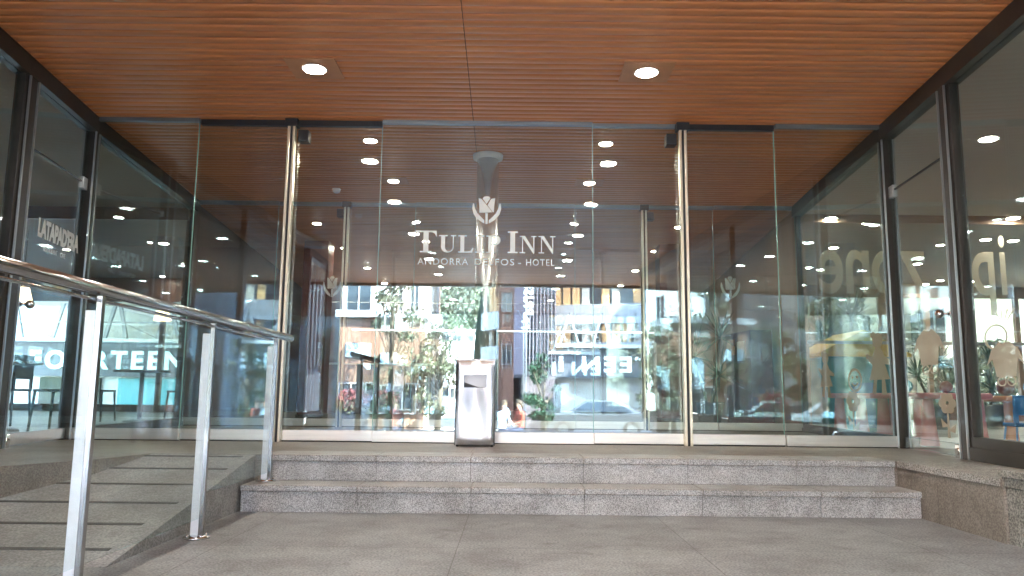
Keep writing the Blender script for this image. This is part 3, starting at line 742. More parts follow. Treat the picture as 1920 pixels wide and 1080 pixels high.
# ---------------------------------------------------------------- rooms behind the glazing
M['kidfloor'] = pbr('play_room_floor', (0.20, 0.19, 0.18), 0.35, nz=(3, 0.1))
YB = 16.7
def room(x0, x1, ya, yb, zc_, mat, name='ceiling'):
    mb = MB(); mb.box(x0, x1, ya, yb, zc_, zc_ + 0.08); return st(mb.build(name, mat))
mb = MB(); mb.prism([(-13, 2), (-3.4, 2), (-3.62, 3.9), (-4.06, 6.9), (-4.4, 10.4), (-5, 16.9), (-13, 16.9)], 0.28, ZL - .004); st(mb.build('room_floor', M['roomfloor']))
mb = MB(); mb.prism([(3.3, -1.5), (13, -1.5), (13, 17), (5, 17), (3.9, 10.4), (3.52, 7.0), (3.3, 4.9)], 0.28, ZL - .004); st(mb.build('room_floor', M['kidfloor']))
def clip_ceiling(side, ya, yb, zc_, mat):
    pts = []
    f = XL if side < 0 else XR
    ys = [ya, D1, yb] if ya < D1 < yb else [ya, yb]
    inner = [(f(y) + side * 0.065, y) for y in ys]
    out = [(side * 13.0, yb), (side * 13.0, ya)]
    mb = MB(); mb.prism(inner + out, zc_, zc_ + 0.06); st(mb.build('ceiling', mat))
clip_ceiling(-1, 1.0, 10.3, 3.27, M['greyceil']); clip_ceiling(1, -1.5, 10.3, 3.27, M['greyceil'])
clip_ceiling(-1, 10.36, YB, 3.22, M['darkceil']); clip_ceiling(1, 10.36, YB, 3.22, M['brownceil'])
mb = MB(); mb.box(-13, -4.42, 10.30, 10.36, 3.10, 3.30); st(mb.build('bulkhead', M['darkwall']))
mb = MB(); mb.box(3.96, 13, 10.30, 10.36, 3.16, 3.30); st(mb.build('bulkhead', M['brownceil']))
# lobby walls
M['brownwall'] = pbr('lobby_wall_reflected_brown', (0.42, 0.22, 0.13), 0.45, nz=(2, .15), stretch=(5, 5, .5))  # lightened to put the canopy's brown reflection into the wall colour
def wall(pts, z0, z1, mat, name, label, th=0.1):
    t = MB()
    for (a, b) in zip(pts[:-1], pts[1:]): t.obox((a[0], a[1], (z0 + z1) / 2), (b[0], b[1], (z0 + z1) / 2), th, z1 - z0)
    return tag(t.build(name, mat), label, 'wall')
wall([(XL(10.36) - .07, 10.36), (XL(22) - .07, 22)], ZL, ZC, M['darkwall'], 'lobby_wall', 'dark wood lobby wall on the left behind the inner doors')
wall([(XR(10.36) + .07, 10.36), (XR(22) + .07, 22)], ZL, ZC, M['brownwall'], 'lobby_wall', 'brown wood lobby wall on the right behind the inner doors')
wall([(-6, 22.05), (5.5, 22.05)], ZL, ZC, M['darkwall'], 'lobby_wall', 'dark wood back wall at the end of the lobby')
t = empty('back_window', (0, YB, ZL), label='added window wall at the back of the restaurant showing the stand-in shop', cat='window')  # windows added to show the white patches of the double reflection
wins = ((-12.8, -11.0), (-10.9, -9.5), (-8.9, -7.6), (-7.5, -6.7), (-6.2, -5.5))
for a, b in wins:
    mb = MB(); mb.box(a, b, -.006, .006, 0.15, 2.35); mb.build('window_pane', M['sideglass'], t)
mb = MB(); mb.box(-13, -5, -.05, .05, 0, .149); mb.box(-13, -5, -.05, .05, 2.351, 3.1)
for a, b in ((-13, -12.8), (-11, -10.9), (-9.5, -8.9), (-7.6, -7.5), (-6.7, -6.2), (-5.5, -5.0)): mb.box(a, b, -.045, .045, .15, 2.35)
mb.build('window_frame', M['darkwall'], t)
wall([(-13, 1.0), (-13, YB)], 0, 3.5, M['cream'], 'restaurant_wall', 'pale side wall of the restaurant')
wall([(-13, 1.0), (-3.5, 1.0)], 0, 3.5, M['darkwall'], 'restaurant_wall', 'dark front wall of the restaurant behind the viewer')
wall([(13, -1.5), (13, YB)], 0, 3.5, M['cream'], 'play_room_wall', 'pale side wall of the play room')
wall([(3.2, -1.5), (13, -1.5)], 0, 3.5, M['cream'], 'play_room_wall', 'front wall of the play room behind the viewer')
# back windows of the play room
t = empty('back_window', (0, YB, ZL), label='bright full height window wall at the back of the play room', cat='window')
for a, b in ((5.4, 6.45), (6.55, 7.95), (8.35, 8.95), (9.05, 10.9), (11.0, 12.9)):
    mb = MB(); mb.box(a, b, -.006, .006, 0.35, 2.62); mb.build('window_pane', M['sideglass'], t)
mb = MB(); mb.box(4.9, 13, -.05, .05, 0, .349); mb.box(4.9, 13, -.05, .05, 2.621, 3.1)
for a, b in ((4.9, 5.4), (6.45, 6.55), (7.95, 8.35), (8.95, 9.05), (10.9, 11.0), (12.9, 13)): mb.box(a, b, -.045, .045, .35, 2.62)
mb.build('window_frame', M['brownceil'], t)
# glass partition with the mirrored word
t = empty('glass_partition', (0, 10.33, ZL), label='glass partition across the play room carrying mirrored play zone lettering', cat='glass partition')
mb = MB(); mb.box(3.98, 8.2, -.006, .006, 1.2, 2.80); mb.build('pane', M['sideglass'], t)
mb = MB(); mb.box(3.96, 8.3, -.02, .02, 1.16, 1.20); mb.build('rail', M['silver'], t)
zb_ = at_y(1640, 548, 10.318).z - ZL
for wtx, a, b in (('zone', 4.13, 5.60), ('ps', 5.97, 6.52), ('i', 6.60, 6.68)):
    word_at(wtx, 1.22, -b, -a, zb_, t, M['decal2'], 'zone_lettering', y=-.012, X=(-1, 0, 0), sp=.95, bold=.02)

Gr, Gl = 'round downlights in the play room ceiling', 'round downlights in the restaurant ceiling'
RL = [((1853, 260), 3.268, .10, 'large play room downlight nearest the viewer at the right edge'), ((1558, 412), 3.2, .09, 'play room downlight left of the corner post, higher of two'),
      ((1627, 421), 3.2, .09, 'play room downlight touching the right corner post'), ((1470, 461), 3.2, .09, 'play room downlight left of the vestibule corner, over the plant'),
      ((1900, 412), 3.2, .10, 'play room downlight at the right edge above the backwards letters'), ((1563, 467), 3.2, .09, 'play room downlight above the backwards letter e'),
      ((1848, 452), 3.2, .09, 'play room downlight just above the backwards letter s'), ((1900, 454), 3.2, .09, 'play room downlight at the right edge, second down'),
      ((1720, 497), 3.2, .09, 'play room downlight over the backwards letter z'), ((1763, 462), 3.2, .07, 'play room downlight above the round door knob'),
      ((1515, 504), 3.2, .08, 'play room downlight left of the backwards word'), ((1763, 528), 3.2, .08, 'play room downlight just above the door knob level'),
      ((1690, 547), 3.2, .08, 'play room downlight low beside the corner post'), ((1820, 530), 3.2, .08, 'play room downlight inside the backwards letter s')]
LLt = [((242, 412), 3.2, .10, 'restaurant downlight brightest and nearest'), ((307, 459), 3.2, .09, 'restaurant downlight second along the ceiling'),
       ((403, 523), 3.2, .08, 'restaurant downlight far back, lowest in the row'), ((365, 496), 3.2, .08, 'restaurant downlight third along the ceiling'),
       ((441, 566), 3.2, .06, 'restaurant downlight farthest away'), ((125, 470), 3.2, .07, 'restaurant downlight under the white lettering'), ((20, 440), 3.268, .07, 'restaurant downlight at the left picture edge')]
for lst, g in ((RL, Gr), (LLt, Gl)):
    for (px, py), z, r, lb in lst:
        p_ = at_z(px, py, z - 0.01 if z < 3.25 else z - .003)
        if p_.y > YB - .3: p_ = at_z(px, py, z - .01); p_.y = YB - .4
        if abs(p_.x) > 12.8: continue
        disc_light((p_.x, p_.y, z + (.018 if z < 3.25 else 0)), r * .75, 0, lb, g)

# restaurant: bar, pendants, tables, chairs
M['lampshade'] = pbr('lampshade', (0.8, 0.7, 0.5), 0.7, emit=(1, 0.72, 0.42, .15))
M['tabletop'] = pbr('table_top', (0.25, 0.14, 0.08), 0.4, nz=(4, .2)); M['chairdark'] = pbr('chair_dark', (0.03, 0.028, 0.03), 0.5)
def pendant(x, y, z, lb):
    t = empty('pendant_lamp', (x, y, z), label=lb, cat='pendant lamp', group='pendant lamps over the restaurant tables')
    mb = MB(); mb.tube((0, 0, 0), (0, 0, .22), .15, .09, 20, caps=False); mb.build('lamp_shade', M['lampshade'], t)
    mb = MB(); mb.tube((0, 0, .22), (0, 0, 3.2 - z), .006, n=6); mb.build('cord', M['dark'], t)
for i, (x, y, z, lb) in enumerate(((-5.6, 13.4, 2.05, 'small lit pendant lamp nearest in the restaurant'), (-6.3, 13.9, 2.05, 'small lit pendant lamp second in the restaurant'), (-4.95, 14.4, 2.0, 'small lit pendant lamp by the lobby wall'), (-7.4, 11.6, 2.1, 'small lit pendant lamp over the bar'))):
    pendant(x, y, z, lb)
def table(x, y, lb, r=.38, h=.74, name='round_table', mt='tabletop', mleg='dark', g='restaurant tables'):
    t = empty(name, (x, y, ZL), label=lb, cat='table', group=g)
    mb = MB(); mb.lathe([(r, h - .03), (r + .004, h - .015), (r, h)], n=28); mb.build('table_top', M[mt], t)
    mb = MB(); mb.tube((0, 0, .02), (0, 0, h - .03), .03); mb.build('leg', M[mleg], t)
    mb = MB(); mb.lathe([(.22, 0), (.2, .02), (.04, .03)]); mb.build('base', M[mleg], t)
def chair(x, y, rz, lb, cm='chairdark', sc=1.0, g='restaurant chairs', lm='dark', parts=True):
    t = empty('chair', (x, y, ZL), rz, lb, 'chair', g)
    h = .45 * sc; w_ = .21 * sc
    mb = MB(); mb.box(-w_, w_, -w_, w_, h - .03, h, bev=.008); mb.build('seat', M[cm], t)
    mb = MB(); mb.box(-w_, w_, w_ - .03, w_, h + .12 * sc, h + .42 * sc, bev=.01); mb.box(-w_, -w_ + .03, w_ - .03, w_, h, h + .2 * sc); mb.box(w_ - .03, w_, w_ - .03, w_, h, h + .2 * sc); mb.build('backrest', M[cm], t)
    for sx in (-1, 1):
        for sy in (-1, 1):
            mb = MB(); mb.tube((sx * (w_ - .02), sy * (w_ - .02), h - .03), (sx * (w_ + .005), sy * (w_ + .005), 0), .017 * sc, .013 * sc, 8); mb.build('leg', M[lm], t)
for i, (x, y, lb) in enumerate(((-5.5, 8.4, 'round dark table by the left vestibule glass'), (-5.4, 11.4, 'round dark table farther back by the left glass'), (-6.9, 9.6, 'round dark table deep in the restaurant'))):
    table(x, y, lb)
    chair(x + .62, y + .1, -1.5, 'dark chair on the lobby side of the ' + ('near', 'back', 'deep')[i] + ' restaurant table')
    chair(x - .62, y - .1, 1.6, 'dark chair on the far side of the ' + ('near', 'back', 'deep')[i] + ' restaurant table')
t = empty('bar_counter', (-11.6, 11.5, ZL), label='long restaurant bar counter with pale front at the far left', cat='bar counter')
mb = MB(); mb.box(-.3, .3, -3, 3.2, 0, 1.02); mb.build('front', M['cream'], t); mb = MB(); mb.box(-.36, .34, -3.05, 3.25, 1.021, 1.06); mb.build('counter_top', M['tabletop'], t)

# lobby furniture
t = empty('reception_desk', (-2.9, 17.2, ZL), label='dark reception desk at the back left of the lobby', cat='reception desk')
mb = MB(); mb.box(-1.1, 1.1, -.35, .35, 0, 1.05, bev=.01); mb.build('front', M['darkwall'], t); mb = MB(); mb.box(-1.15, 1.15, -.4, .4, 1.051, 1.09); mb.build('counter_top', M['white'], t)
M['led'] = pbr('led_strip', (1, 1, 1), .5, emit=(.9, .97, 1.0, .10))
t = empty('led_strip', (-0.2, 17.9, 2.25), label='thin bright strip light running across the lobby', cat='strip light')
mb = MB(); mb.box(-3.5, 3.5, -.02, .02, -.012, .012); mb.build('lamp_tube', M['led'], t)
mb = MB(); mb.box(-3.5, 3.5, .021, .08, -.05, .05); mb.build('housing', M['bronze'], t)
def lobby_col(x, y, w_, lb):
    t = empty('lobby_pillar', (x, y, ZL), label=lb, cat='pillar')
    mb = MB(); mb.box(-w_ / 2, w_ / 2, -.2, .2, 0.08, ZC - ZL, bev=.01); mb.build('shaft', M['redwall'], t)
    mb = MB(); mb.box(-w_ / 2 - .01, w_ / 2 + .01, -.21, .21, 0, .079); mb.build('plinth', M['bronze'], t)
lobby_col(2.72, 13.2, .42, 'dark red lobby pillar behind the right inner doors')
lobby_col(-3.35, 13.2, .42, 'dark red lobby pillar behind the left inner doors')
t = empty('notice_board', (3.9, 12.2, ZL + .2), math.pi / 2 + .1, 'dark red cabinet with notices by the right lobby wall', 'cabinet')
mb = MB(); mb.box(-.5, .5, 0, .35, -.2, 1.25, bev=.01); mb.build('body', M['redwall'], t)
mb = MB(); mb.box(-.3, 0, .351, .356, .8, 1.1); mb.build('notice', M['white'], t)
mb = MB(); mb.box(.1, .22, .351, .356, .9, 1.15); mb.build('sticker', pbr('orange_card', (.7, .2, .08), .6), t)

# play room furniture
M['pink'] = pbr('pink_plastic', (0.85, 0.27, 0.31), 0.4); M['orange'] = pbr('orange_plastic', (0.75, 0.30, 0.14), 0.4)
M['blue'] = pbr('blue_plastic', (0.03, 0.25, 0.65), 0.4); M['yellow'] = pbr('yellow_plastic', (0.8, 0.5, 0.05), 0.4); M['teal'] = pbr('teal_plastic', (0.03, 0.35, 0.45), 0.45)
def kid_table(x0, x1, y0, y1, h, mat, lb, lr=(.075, .04)):
    t = empty('play_table', ((x0 + x1) / 2, (y0 + y1) / 2, ZL), label=lb, cat='play table')
    hx, hy = (x1 - x0) / 2, (y1 - y0) / 2
    mb = MB(); mb.box(-hx, hx, -hy, hy, h - .06, h, bev=.02); mb.build('table_top', M[mat], t)
    for sx in (-1, 1):
        for sy in (-1, 1):
            mb = MB(); mb.lathe([(lr[0], 0), (lr[0], .02), (lr[0] * .8, h * .3), (lr[1], h - .06)], (sx * (hx - .1), sy * (hy - .1), 0), 20); mb.build('leg', M[mat], t)
kid_table(3.90, 4.58, 7.40, 8.5, .50, 'pink', 'pink toy table with thick tapered legs behind the play room door', (.085, .05))
kid_table(4.75, 6.3, 7.5, 8.2, .48, 'orange', 'long peach toy table at the right picture edge', (.07, .05))
kid_table(3.98, 4.85, 9.0, 9.8, .50, 'pink', 'second pink toy table farther back beside the plant', (.085, .05))
chair(4.75, 6.7, 2.9, 'small orange child chair by the right picture edge', 'orange', .66, 'play room chairs', 'orange')
chair(5.35, 6.9, 3.4, 'small blue child chair beside the orange one', 'blue', .6, 'play room chairs', 'blue')
chair(4.35, 6.65, 3.0, 'small blue child chair in front of the pink table', 'blue', .55, 'play room chairs', 'blue')
t = empty('toy_house', (4.75, 10.9, ZL), label='teal toy house with yellow roof behind the right glass', cat='toy house')
mb = MB(); mb.box(-.5, .5, -.4, .4, 0, 1.0, bev=.02); mb.build('wall', M['teal'], t)
mb = MB(); mb.prism([(-.62, -.5), (.62, -.5), (.62, .5), (-.62, .5)], 1.0, 1.04); mb.obox((-.32, 0, 1.18), (-.3, 0, 1.18), .9, .01)
for s_ in (-1, 1): mb.face([(s_ * .62, -.5, 1.04), (s_ * .62, .5, 1.04), (0, .5, 1.36), (0, -.5, 1.36)])
mb.face([(-.62, -.5, 1.04), (.62, -.5, 1.04), (0, -.5, 1.36)]); mb.build('roof', M['yellow'], t)
mb = MB(); mb.box(-.15, .15, -.405, -.401, .05, .65); mb.build('door', M['blue'], t)
for i, (x, y, mt, lb, r) in enumerate(((4.05, 8.0, 'teal', 'teal ball on the pink toy table', .07), (4.3, 7.7, 'redwall', 'dark red toy on the pink toy table', .06), (4.95, 7.8, 'redwall', 'red ball on the long toy table', .08), (5.3, 7.9, 'blue', 'blue ball on the long toy table', .09))):
    mb = MB(); mb.sph((0, 0, r), r, 20); mb.mi = 0; o = mb.build('toy_ball', M[mt], None, loc=(x, y, ZL + (.5 if x < 4.6 else .48))); tag(o, lb, 'ball')

# spiky dracaena plants
M['leafdark'] = pbr('spiky_leaf', (0.035, 0.075, 0.03), 0.45, nz=(5, .3)); M['pot'] = pbr('plant_pot', (.12, .11, .10), .6); M['stem'] = pbr('plant_stem', (.12, .09, .06), .8)
def dracaena(x, y, z, h, lb, seed, n=42, L=.75, stems=3):
    rd = random.Random(seed); t = empty('spiky_plant', (x, y, z), label=lb, cat='potted plant')
    mb = MB(); mb.lathe([(.16, 0), (.2, .32), (.22, .36), (.19, .36), (.18, .33)], n=20); mb.build('pot', M['pot'], t)
    ms, ml = MB(), MB()
    for k in range(stems):
        a = k * 2.2 + rd.random(); tp = Vector((.22 * math.cos(a), .22 * math.sin(a), h * (1 - .22 * k)))
        ms.tube((.04 * math.cos(a), .04 * math.sin(a), .33), tp, .025, .018, 8)
        for i in range(n):
            az = i * 2.4 + rd.random() * .4; el = rd.uniform(-.35, 1.35); l_ = L * rd.uniform(.6, 1)
            d = Vector((math.cos(az) * math.cos(el), math.sin(az) * math.cos(el), math.sin(el))); sd_ = Vector((-math.sin(az), math.cos(az), 0)); wv = .022
            droop = rd.uniform(.05, .3); prev = None
            for j in range(6):
                f = j / 5; c_ = tp + d * (l_ * f) - Vector((0, 0, droop * f * f * l_)); ww = wv * (1 - f) ** .7 * (.5 + f * 1.4 if f < .35 else 1)
                cur = [ml.bm.verts.new(c_ + sd_ * ww), ml.bm.verts.new(c_ + Vector((0, 0, -.006 * (1 - f)))), ml.bm.verts.new(c_ - sd_ * ww)]
                if prev:
                    for q in (0, 1): ml._fin([ml.bm.faces.new((prev[q], prev[q + 1], cur[q + 1], cur[q]))], True)
                prev = cur
    ms.build('stem', M['stem'], t, recalc=False); ml.build('leaves', M['leafdark'], t, recalc=False)
dracaena(5.35, 12.6, ZL, 1.70, 'tall spiky plant against the bright window behind the right glass', 1, 46, .85)
dracaena(6.0, 12.9, ZL, 1.30, 'lower spiky plant right of the tall one by the bright window', 2, 36, .7)
dracaena(6.3, 11.6, ZL, 1.0, 'small spiky plant behind the play room door', 5, 36, .6)
dracaena(7.6, 12.4, ZL, 1.05, 'small spiky plant behind the nearest right window', 6, 36, .6)
dracaena(3.05, 12.0, ZL, 1.35, 'spiky plant in the lobby by the right pillar', 7, 36, .65)

# ---------------------------------------------------------------- the street behind the viewer, which the glass reflects
M['win'] = pbr('window_dark', (0.03, 0.04, 0.05), 0.08); M['frame'] = pbr('window_frame', (.35, .35, .36), .5)
def building(name, lb, x0, x1, y0, y1, z0, z1, mat, floor_h=3.0, nx=4, ny=3, ww=1.2, wh=1.5, roofmat='frame', faces='+y', base=3.4, slope=0):
    cx, cy_ = (x0 + x1) / 2, (y0 + y1) / 2
    t = empty(name, (cx, cy_, z0), label=lb, cat='building')
    hx, hy, H = (x1 - x0) / 2, (y1 - y0) / 2, z1 - z0
    mb = MB(); mb.box(-hx, hx, -hy, hy, 0, H); mb.build('wall', M[mat], t)
    mb = MB(); mb.box(-hx - .25, hx + .25, -hy - .25, hy + .25, H + .001, H + .25); mb.build('roof', M[roofmat], t)
    mw = MB(); mw.mi = 1; mw.box(-ww / 2, ww / 2, 0.0, .03, 0, wh); mw.mi = 0
    for a in (-ww / 2 - .05, -.025, ww / 2): mw.box(a, a + .05, 0, .08, -.05, wh + .05)
    mw.box(-ww / 2 - .05, ww / 2 + .05, 0, .09, -.1, -.05); mw.box(-ww / 2 - .05, ww / 2 + .05, 0, .08, wh + .05, wh + .1)
    first = None; k = 0
    z = base
    while z + wh < H:
        for fc, n, hh, off in (('+y', nx, hx, hy), ('+x', ny, hy, hx), ('-x', ny, hy, hx)):
            if fc not in faces: continue
            for i in range(n):
                u = -hh + (i + .5) * 2 * hh / n
                if first is None: first = mw.build('window', [M['frame'], M['win']], t); o = first
                else: o = first.copy(); C.objects.link(o); o.parent = t
                if fc == '+y': o.location = (u, off + .002, z); o.rotation_euler = (0, 0, 0)
                elif fc == '+x': o.location = (off + .002, u, z); o.rotation_euler = (0, 0, -math.pi / 2)
                else: o.location = (-off - .002, u, z); o.rotation_euler = (0, 0, math.pi / 2)
        z += floor_h
    return t
M['paleblue'] = pbr('pale_render', (.50, .55, .60), .8, nz=(1, .1)); M['whitewall'] = pbr('white_render', (.82, .81, .78), .8, nz=(.6, .06))
M['redbrown'] = pbr('red_brick', (.22, .11, .085), .8, nz=(3, .25)); M['finwall'] = pbr('dark_cladding', (.13, .10, .11), .5); M['orangewall'] = pbr('orange_panel', (.75, .42, .18), .6, nz=(1.2, .25))
M['greywall'] = pbr('grey_render', (.22, .20, .19), .8, nz=(1, .2)); M['tealglass'] = pbr('teal_glass', (.10, .42, .48), .2); M['band'] = pbr('grey_band', (.35, .36, .38), .4, .3)
M['woodshop'] = pbr('orange_wood', (.24, .13, .085), .5, nz=(2, .3), stretch=(5, 5, .5))
V = lambda px, Yv: (px - 960) / F_PX * Yv           # where a mirrored thing stands sideways
z0 = -0.83
# curved block with orange panels
t = empty('curved_building', (4.6, -36, z0), label='curved block with orange window panels and grey floor bands across the street', cat='building')
Rr_ = 13.0
def arc(r, a0, a1, n=28): return [(r * math.sin(a0 + (a1 - a0) * i / n), r * math.cos(a0 + (a1 - a0) * i / n)) for i in range(n + 1)]
def arcband(mb, r0, r1, a0, a1, za, zb, n=28):
    o_, i_ = arc(r1, a0, a1, n), arc(r0, a0, a1, n)
    for k in range(n):
        mb.prism([i_[k], o_[k], o_[k + 1], i_[k + 1]], za, zb)
ca = (9.0 - 4.6, -3.0)
holder = (4.4, -2.5)
def shift(mb): 
    for v in mb.bm.verts: v.co.x += holder[0]; v.co.y += holder[1]
    return mb
A0, A1 = R(-62), R(10)
mb = MB(); arcband(mb, 9.0, 11.6, A0, A1, 0, 15); shift(mb).build('wall', M['win'], t)
for k, zz in enumerate((4.0, 5.75, 8.6, 11.4, 14.2)):
    mb = MB(); arcband(mb, 11.0, 12.3, A0, A1, zz - .3, zz + (.75 if k == 1 else .45)); shift(mb).build('floor_band', M['band'], t)
n_p = 26
rd = random.Random(8)
for k, (za, zb) in enumerate(((4.46, 5.44), (6.51, 8.29), (9.06, 11.09), (11.86, 13.89))):
    for i in range(n_p):
        if rd.random() < .22: continue
        a = A0 + (A1 - A0) * i / n_p; b = A0 + (A1 - A0) * (i + .72) / n_p
        mb = MB(); arcband(mb, 11.62, 11.75, a, b, za, zb, 2); shift(mb).build('panel', M['orangewall' if rd.random() < .72 else 'cream'], t)
# shop canopy and lettering
t = empty('shop_front', (5.4, -23.6, z0), label='dark shop front with lit white lettering band and steel trusses above', cat='shop front')
M['signband'] = pbr('sign_band', (.10, .105, .12), .5); M['letters'] = pbr('sign_letters', (.9, .95, .95), .5, emit=(.8, .95, 1, 0.25)); M['letters2'] = pbr('reflection_letters', (.55, .72, .78), .5, emit=(.6, .9, 1, .05)); M['truss'] = pbr('truss_steel', (.30, .31, .33), .5, .4)
mb = MB(); mb.box(-4.6, 6.0, -.3, .35, 2.5, 3.9); mb.build('sign_band', M['signband'], t)
mb = MB(); mb.box(-4.8, 6.2, -.6, .9, 3.901, 4.05); mb.build('canopy_slab', M['white'], t)
mb = MB(); mb.box(-4.6, 6.0, -3, -.31, 0, 3.9); mb.build('wall', M['cream'], t)
mb = MB(); mb.box(-4.2, -3.2, -.3, .0, .3, 2.4); mb.box(1.2, 3.2, -.3, -.2, 0, 2.3); mb.build('dark_door', M['win'], t)
mb = MB(); mb.face([(-2.9, .1, 1.9), (-2.9, .1, .2), (1.0, .5, .2), (-.2, .4, .8)]); mb.box(-3.0, -2.6, -.2, .2, .1, 2.2); mb.build('sunlit_wedge', M['white'], t)  # white wedge put in for the sunlit shape on the shop front
for i, x in enumerate((-4.2, -2.6, -1.0, .6, 2.2, 3.8, 5.4)):
    mb = MB()
    mb.obox((x - .45, .5, 4.05), (x, .5, 5.6), .09, .09); mb.obox((x + .45, .5, 4.05), (x, .5, 5.6), .09, .09); mb.obox((x - .27, .5, 4.7), (x + .27, .5, 4.7), .06, .06)
    if x < 5: mb.obox((x + .3, .5, 4.6), (x + 1.3, .5, 4.6), .05, .05); mb.obox((x + .2, .5, 4.8), (x + 1.4, .5, 4.4), .04, .04)
    mb.build('truss', M['truss'], t)
m_ = text_mesh('FOURTEEN 14', 1.0, .03, 1.0, 1.25, .03)
mx = max(v.co.x for v in m_.vertices); mn = min(v.co.x for v in m_.vertices)
for v in m_.vertices: v.co.x *= 9.2 / (mx - mn)
place_text(m_, 'shop_lettering', M['letters'], t, (0.55, .40, 2.78), (-1, 0, 0), (0, 0, 1))
# fin clad block and banner
t = building('fin_clad_building', 'dark narrow block with vertical fins beside the purple banner', V(985, 36), V(1042, 36), -34, -21.8, z0, 14, 'finwall', nx=2, ny=4, ww=.5, wh=1.2, faces='+y')
for i in range(9):
    mb = MB(); x = -.68 + i * .17; mb.box(x, x + .05, 6.1, 6.35, 2.8, 14.5); mb.build('fin', M['finwall'], t)
M['banner'] = pbr('banner_cloth', (.028, .024, .045), .6); M['bannertext'] = pbr('banner_text', (.80, .85, .92), .6)
t = empty('banner_sign', (V(975, 30), -15.8, z0), label='tall purple banner sign with white upright lettering', cat='banner')
mb = MB(); mb.box(-.22, .22, -.03, .03, 2.4, 7.4, bev=.01); mb.build('banner_cloth', M['banner'], t)
mb = MB(); mb.tube((.25, 0, 0), (.25, 0, 7.6), .04); mb.build('pole', M['truss'], t)
m_ = text_mesh('PRISMA', .52, .01, 1.0, 1.1, .004)
place_text(m_, 'banner_lettering', M['bannertext'], t, (.16, .04, 5.6), (0, 0, 1), (1, 0, 0))
building('brick_house', 'red brown house front beyond the banner', V(936, 44), V(965, 44), -34, -29.8, z0, 6.6, 'redbrown', nx=1, ny=2, ww=.5, wh=1.0, faces='+y', roofmat='redbrown')
building('teal_tower', 'narrow teal glazed tower far behind the banner', V(934, 62), V(944, 62), -52, -47.8, z0, 13, 'tealglass', nx=1, ny=1, ww=.2, wh=1.8, faces='+y')
building('cream_building', 'cream block with narrow tall windows left in the reflection', V(700, 36), V(792, 36), -30, -21.8, z0, 11, 'cream', nx=3, ny=3, ww=.35, wh=2.4, base=5.2, floor_h=3.2, faces='+y+x')
building('white_building', 'white block with balcony windows at the left of the reflection', V(640, 30), V(702, 30), -24, -15.8, z0, 10, 'whitewall', nx=1, ny=3, ww=.9, wh=1.3, base=4.8, faces='+y+x')
t = building('orange_shop', 'low orange timber shop front under the cream block', V(640, 28), V(788, 28), -15.7, -13.6, z0, 3.5, 'woodshop', nx=3, ny=1, ww=.8, wh=.9, base=1.0, floor_h=9, faces='+y')
M['ltsign'] = pbr('pale_sign', (.55, .68, .75), .5)
mb = MB(); mb.box(-1.2, -.3, 1.06, 1.12, 2.9, 3.4); mb.box(.4, 1.0, 1.06, 1.12, 1.9, 3.0); mb.build('sign_board', M['ltsign'], t)
building('orange_block', 'orange brick tower slice beyond the street trees', V(790, 60), V(811, 60), -52, -45.8, z0, 12, 'redbrown', nx=1, ny=1, ww=.4, wh=1.4, faces='+y')
building('grey_building', 'long dull grey block far left across the street', -34, V(560, 34), -32, -19.8, z0, 10, 'greywall', nx=9, ny=3, faces='+y')
building('blue_grey_building', 'pale blue grey block right across the street', 9.3, 22, -30, -16.5, z0, 9, 'paleblue', nx=5, ny=3, wh=1.6, faces='+y-x')
building('white_tower', 'plain white tower far right across the street', 12, 17, -15, -9.5, z0, 12, 'whitewall', nx=2, ny=2, faces='+y-x')
building('white_house', 'small white house below the hill', V(845, 84), V(905, 84), -80, -70, z0, 4.6, 'whitewall', nx=3, ny=2, wh=1.0, ww=.8, base=1.2, floor_h=2.6, faces='+y+x')
building('white_hall', 'long bright white wall below the hill', V(802, 96), V(936, 96), -100, -82, z0, 8.6, 'whitewall', nx=6, ny=2, wh=1.0, ww=1, base=1.4, floor_h=3.4, faces='+y')
building('rear_building', 'cream apartment block beyond the back windows of the play room', 9.5, 28, 26, 40, z0, 9, 'cream', nx=7, ny=3, faces='+y-x')
b_ = building('rear_house', 'pale house with long windows seen through the play room', 13.5, 30, 24, 25.9, z0, 5.2, 'cream', nx=2, ny=2, faces='-x')

# wooded hill
M['hill'] = pbr('hill_woods', (.035, .06, .025), .9, nz=(.25, .5), col2=(.13, .17, .07)); M['hillleaf'] = pbr('hill_foliage_hazed', (.08, .10, .075), .8, nz=(.15, .4), col2=(.16, .18, .12))  # foliage greyed: distance haze put into its colour
mb = MB(); n = 60; rd = random.Random(4); g_ = []
from mathutils import noise
for j in range(n + 1):
    row = []
    for i in range(n + 1):
        x = -140 + i * 4.2; y = -110 - j * 3.2; f = j / n
        z = 62 * (f ** .8) * (1 + .25 * noise.noise(Vector((x * .02, y * .02, 0)))) + 2.2 * noise.noise(Vector((x * .12, y * .12, 3))) - 1 if j else -1
        row.append(mb.bm.verts.new((x, y, z)))
    g_.append(row)
for j in range(n):
    for i in range(n): mb._fin([mb.bm.faces.new((g_[j][i], g_[j][i + 1], g_[j + 1][i + 1], g_[j + 1][i]))], True)
hill = st(mb.build('hill', M['hill']))
def leaf_cloud(mb, c, rx, ry, rz, n, s, rd, shell=.45):
    for _ in range(n):
        while True:
            d = Vector((rd.uniform(-1, 1), rd.uniform(-1, 1), rd.uniform(-1, 1)))
            if shell < d.length < 1: break
        p_ = Vector(c) + Vector((d.x * rx, d.y * ry, d.z * rz)); a = Vector((rd.gauss(0, 1), rd.gauss(0, 1), rd.gauss(0, 1))).normalized()
        b = a.orthogonal().normalized(); q = s * rd.uniform(.6, 1.3); cc = a.cross(b)
        mb.face([p_ + b * q, p_ + cc * q * .6, p_ - b * q, p_ - cc * q * .6])
mb = MB()
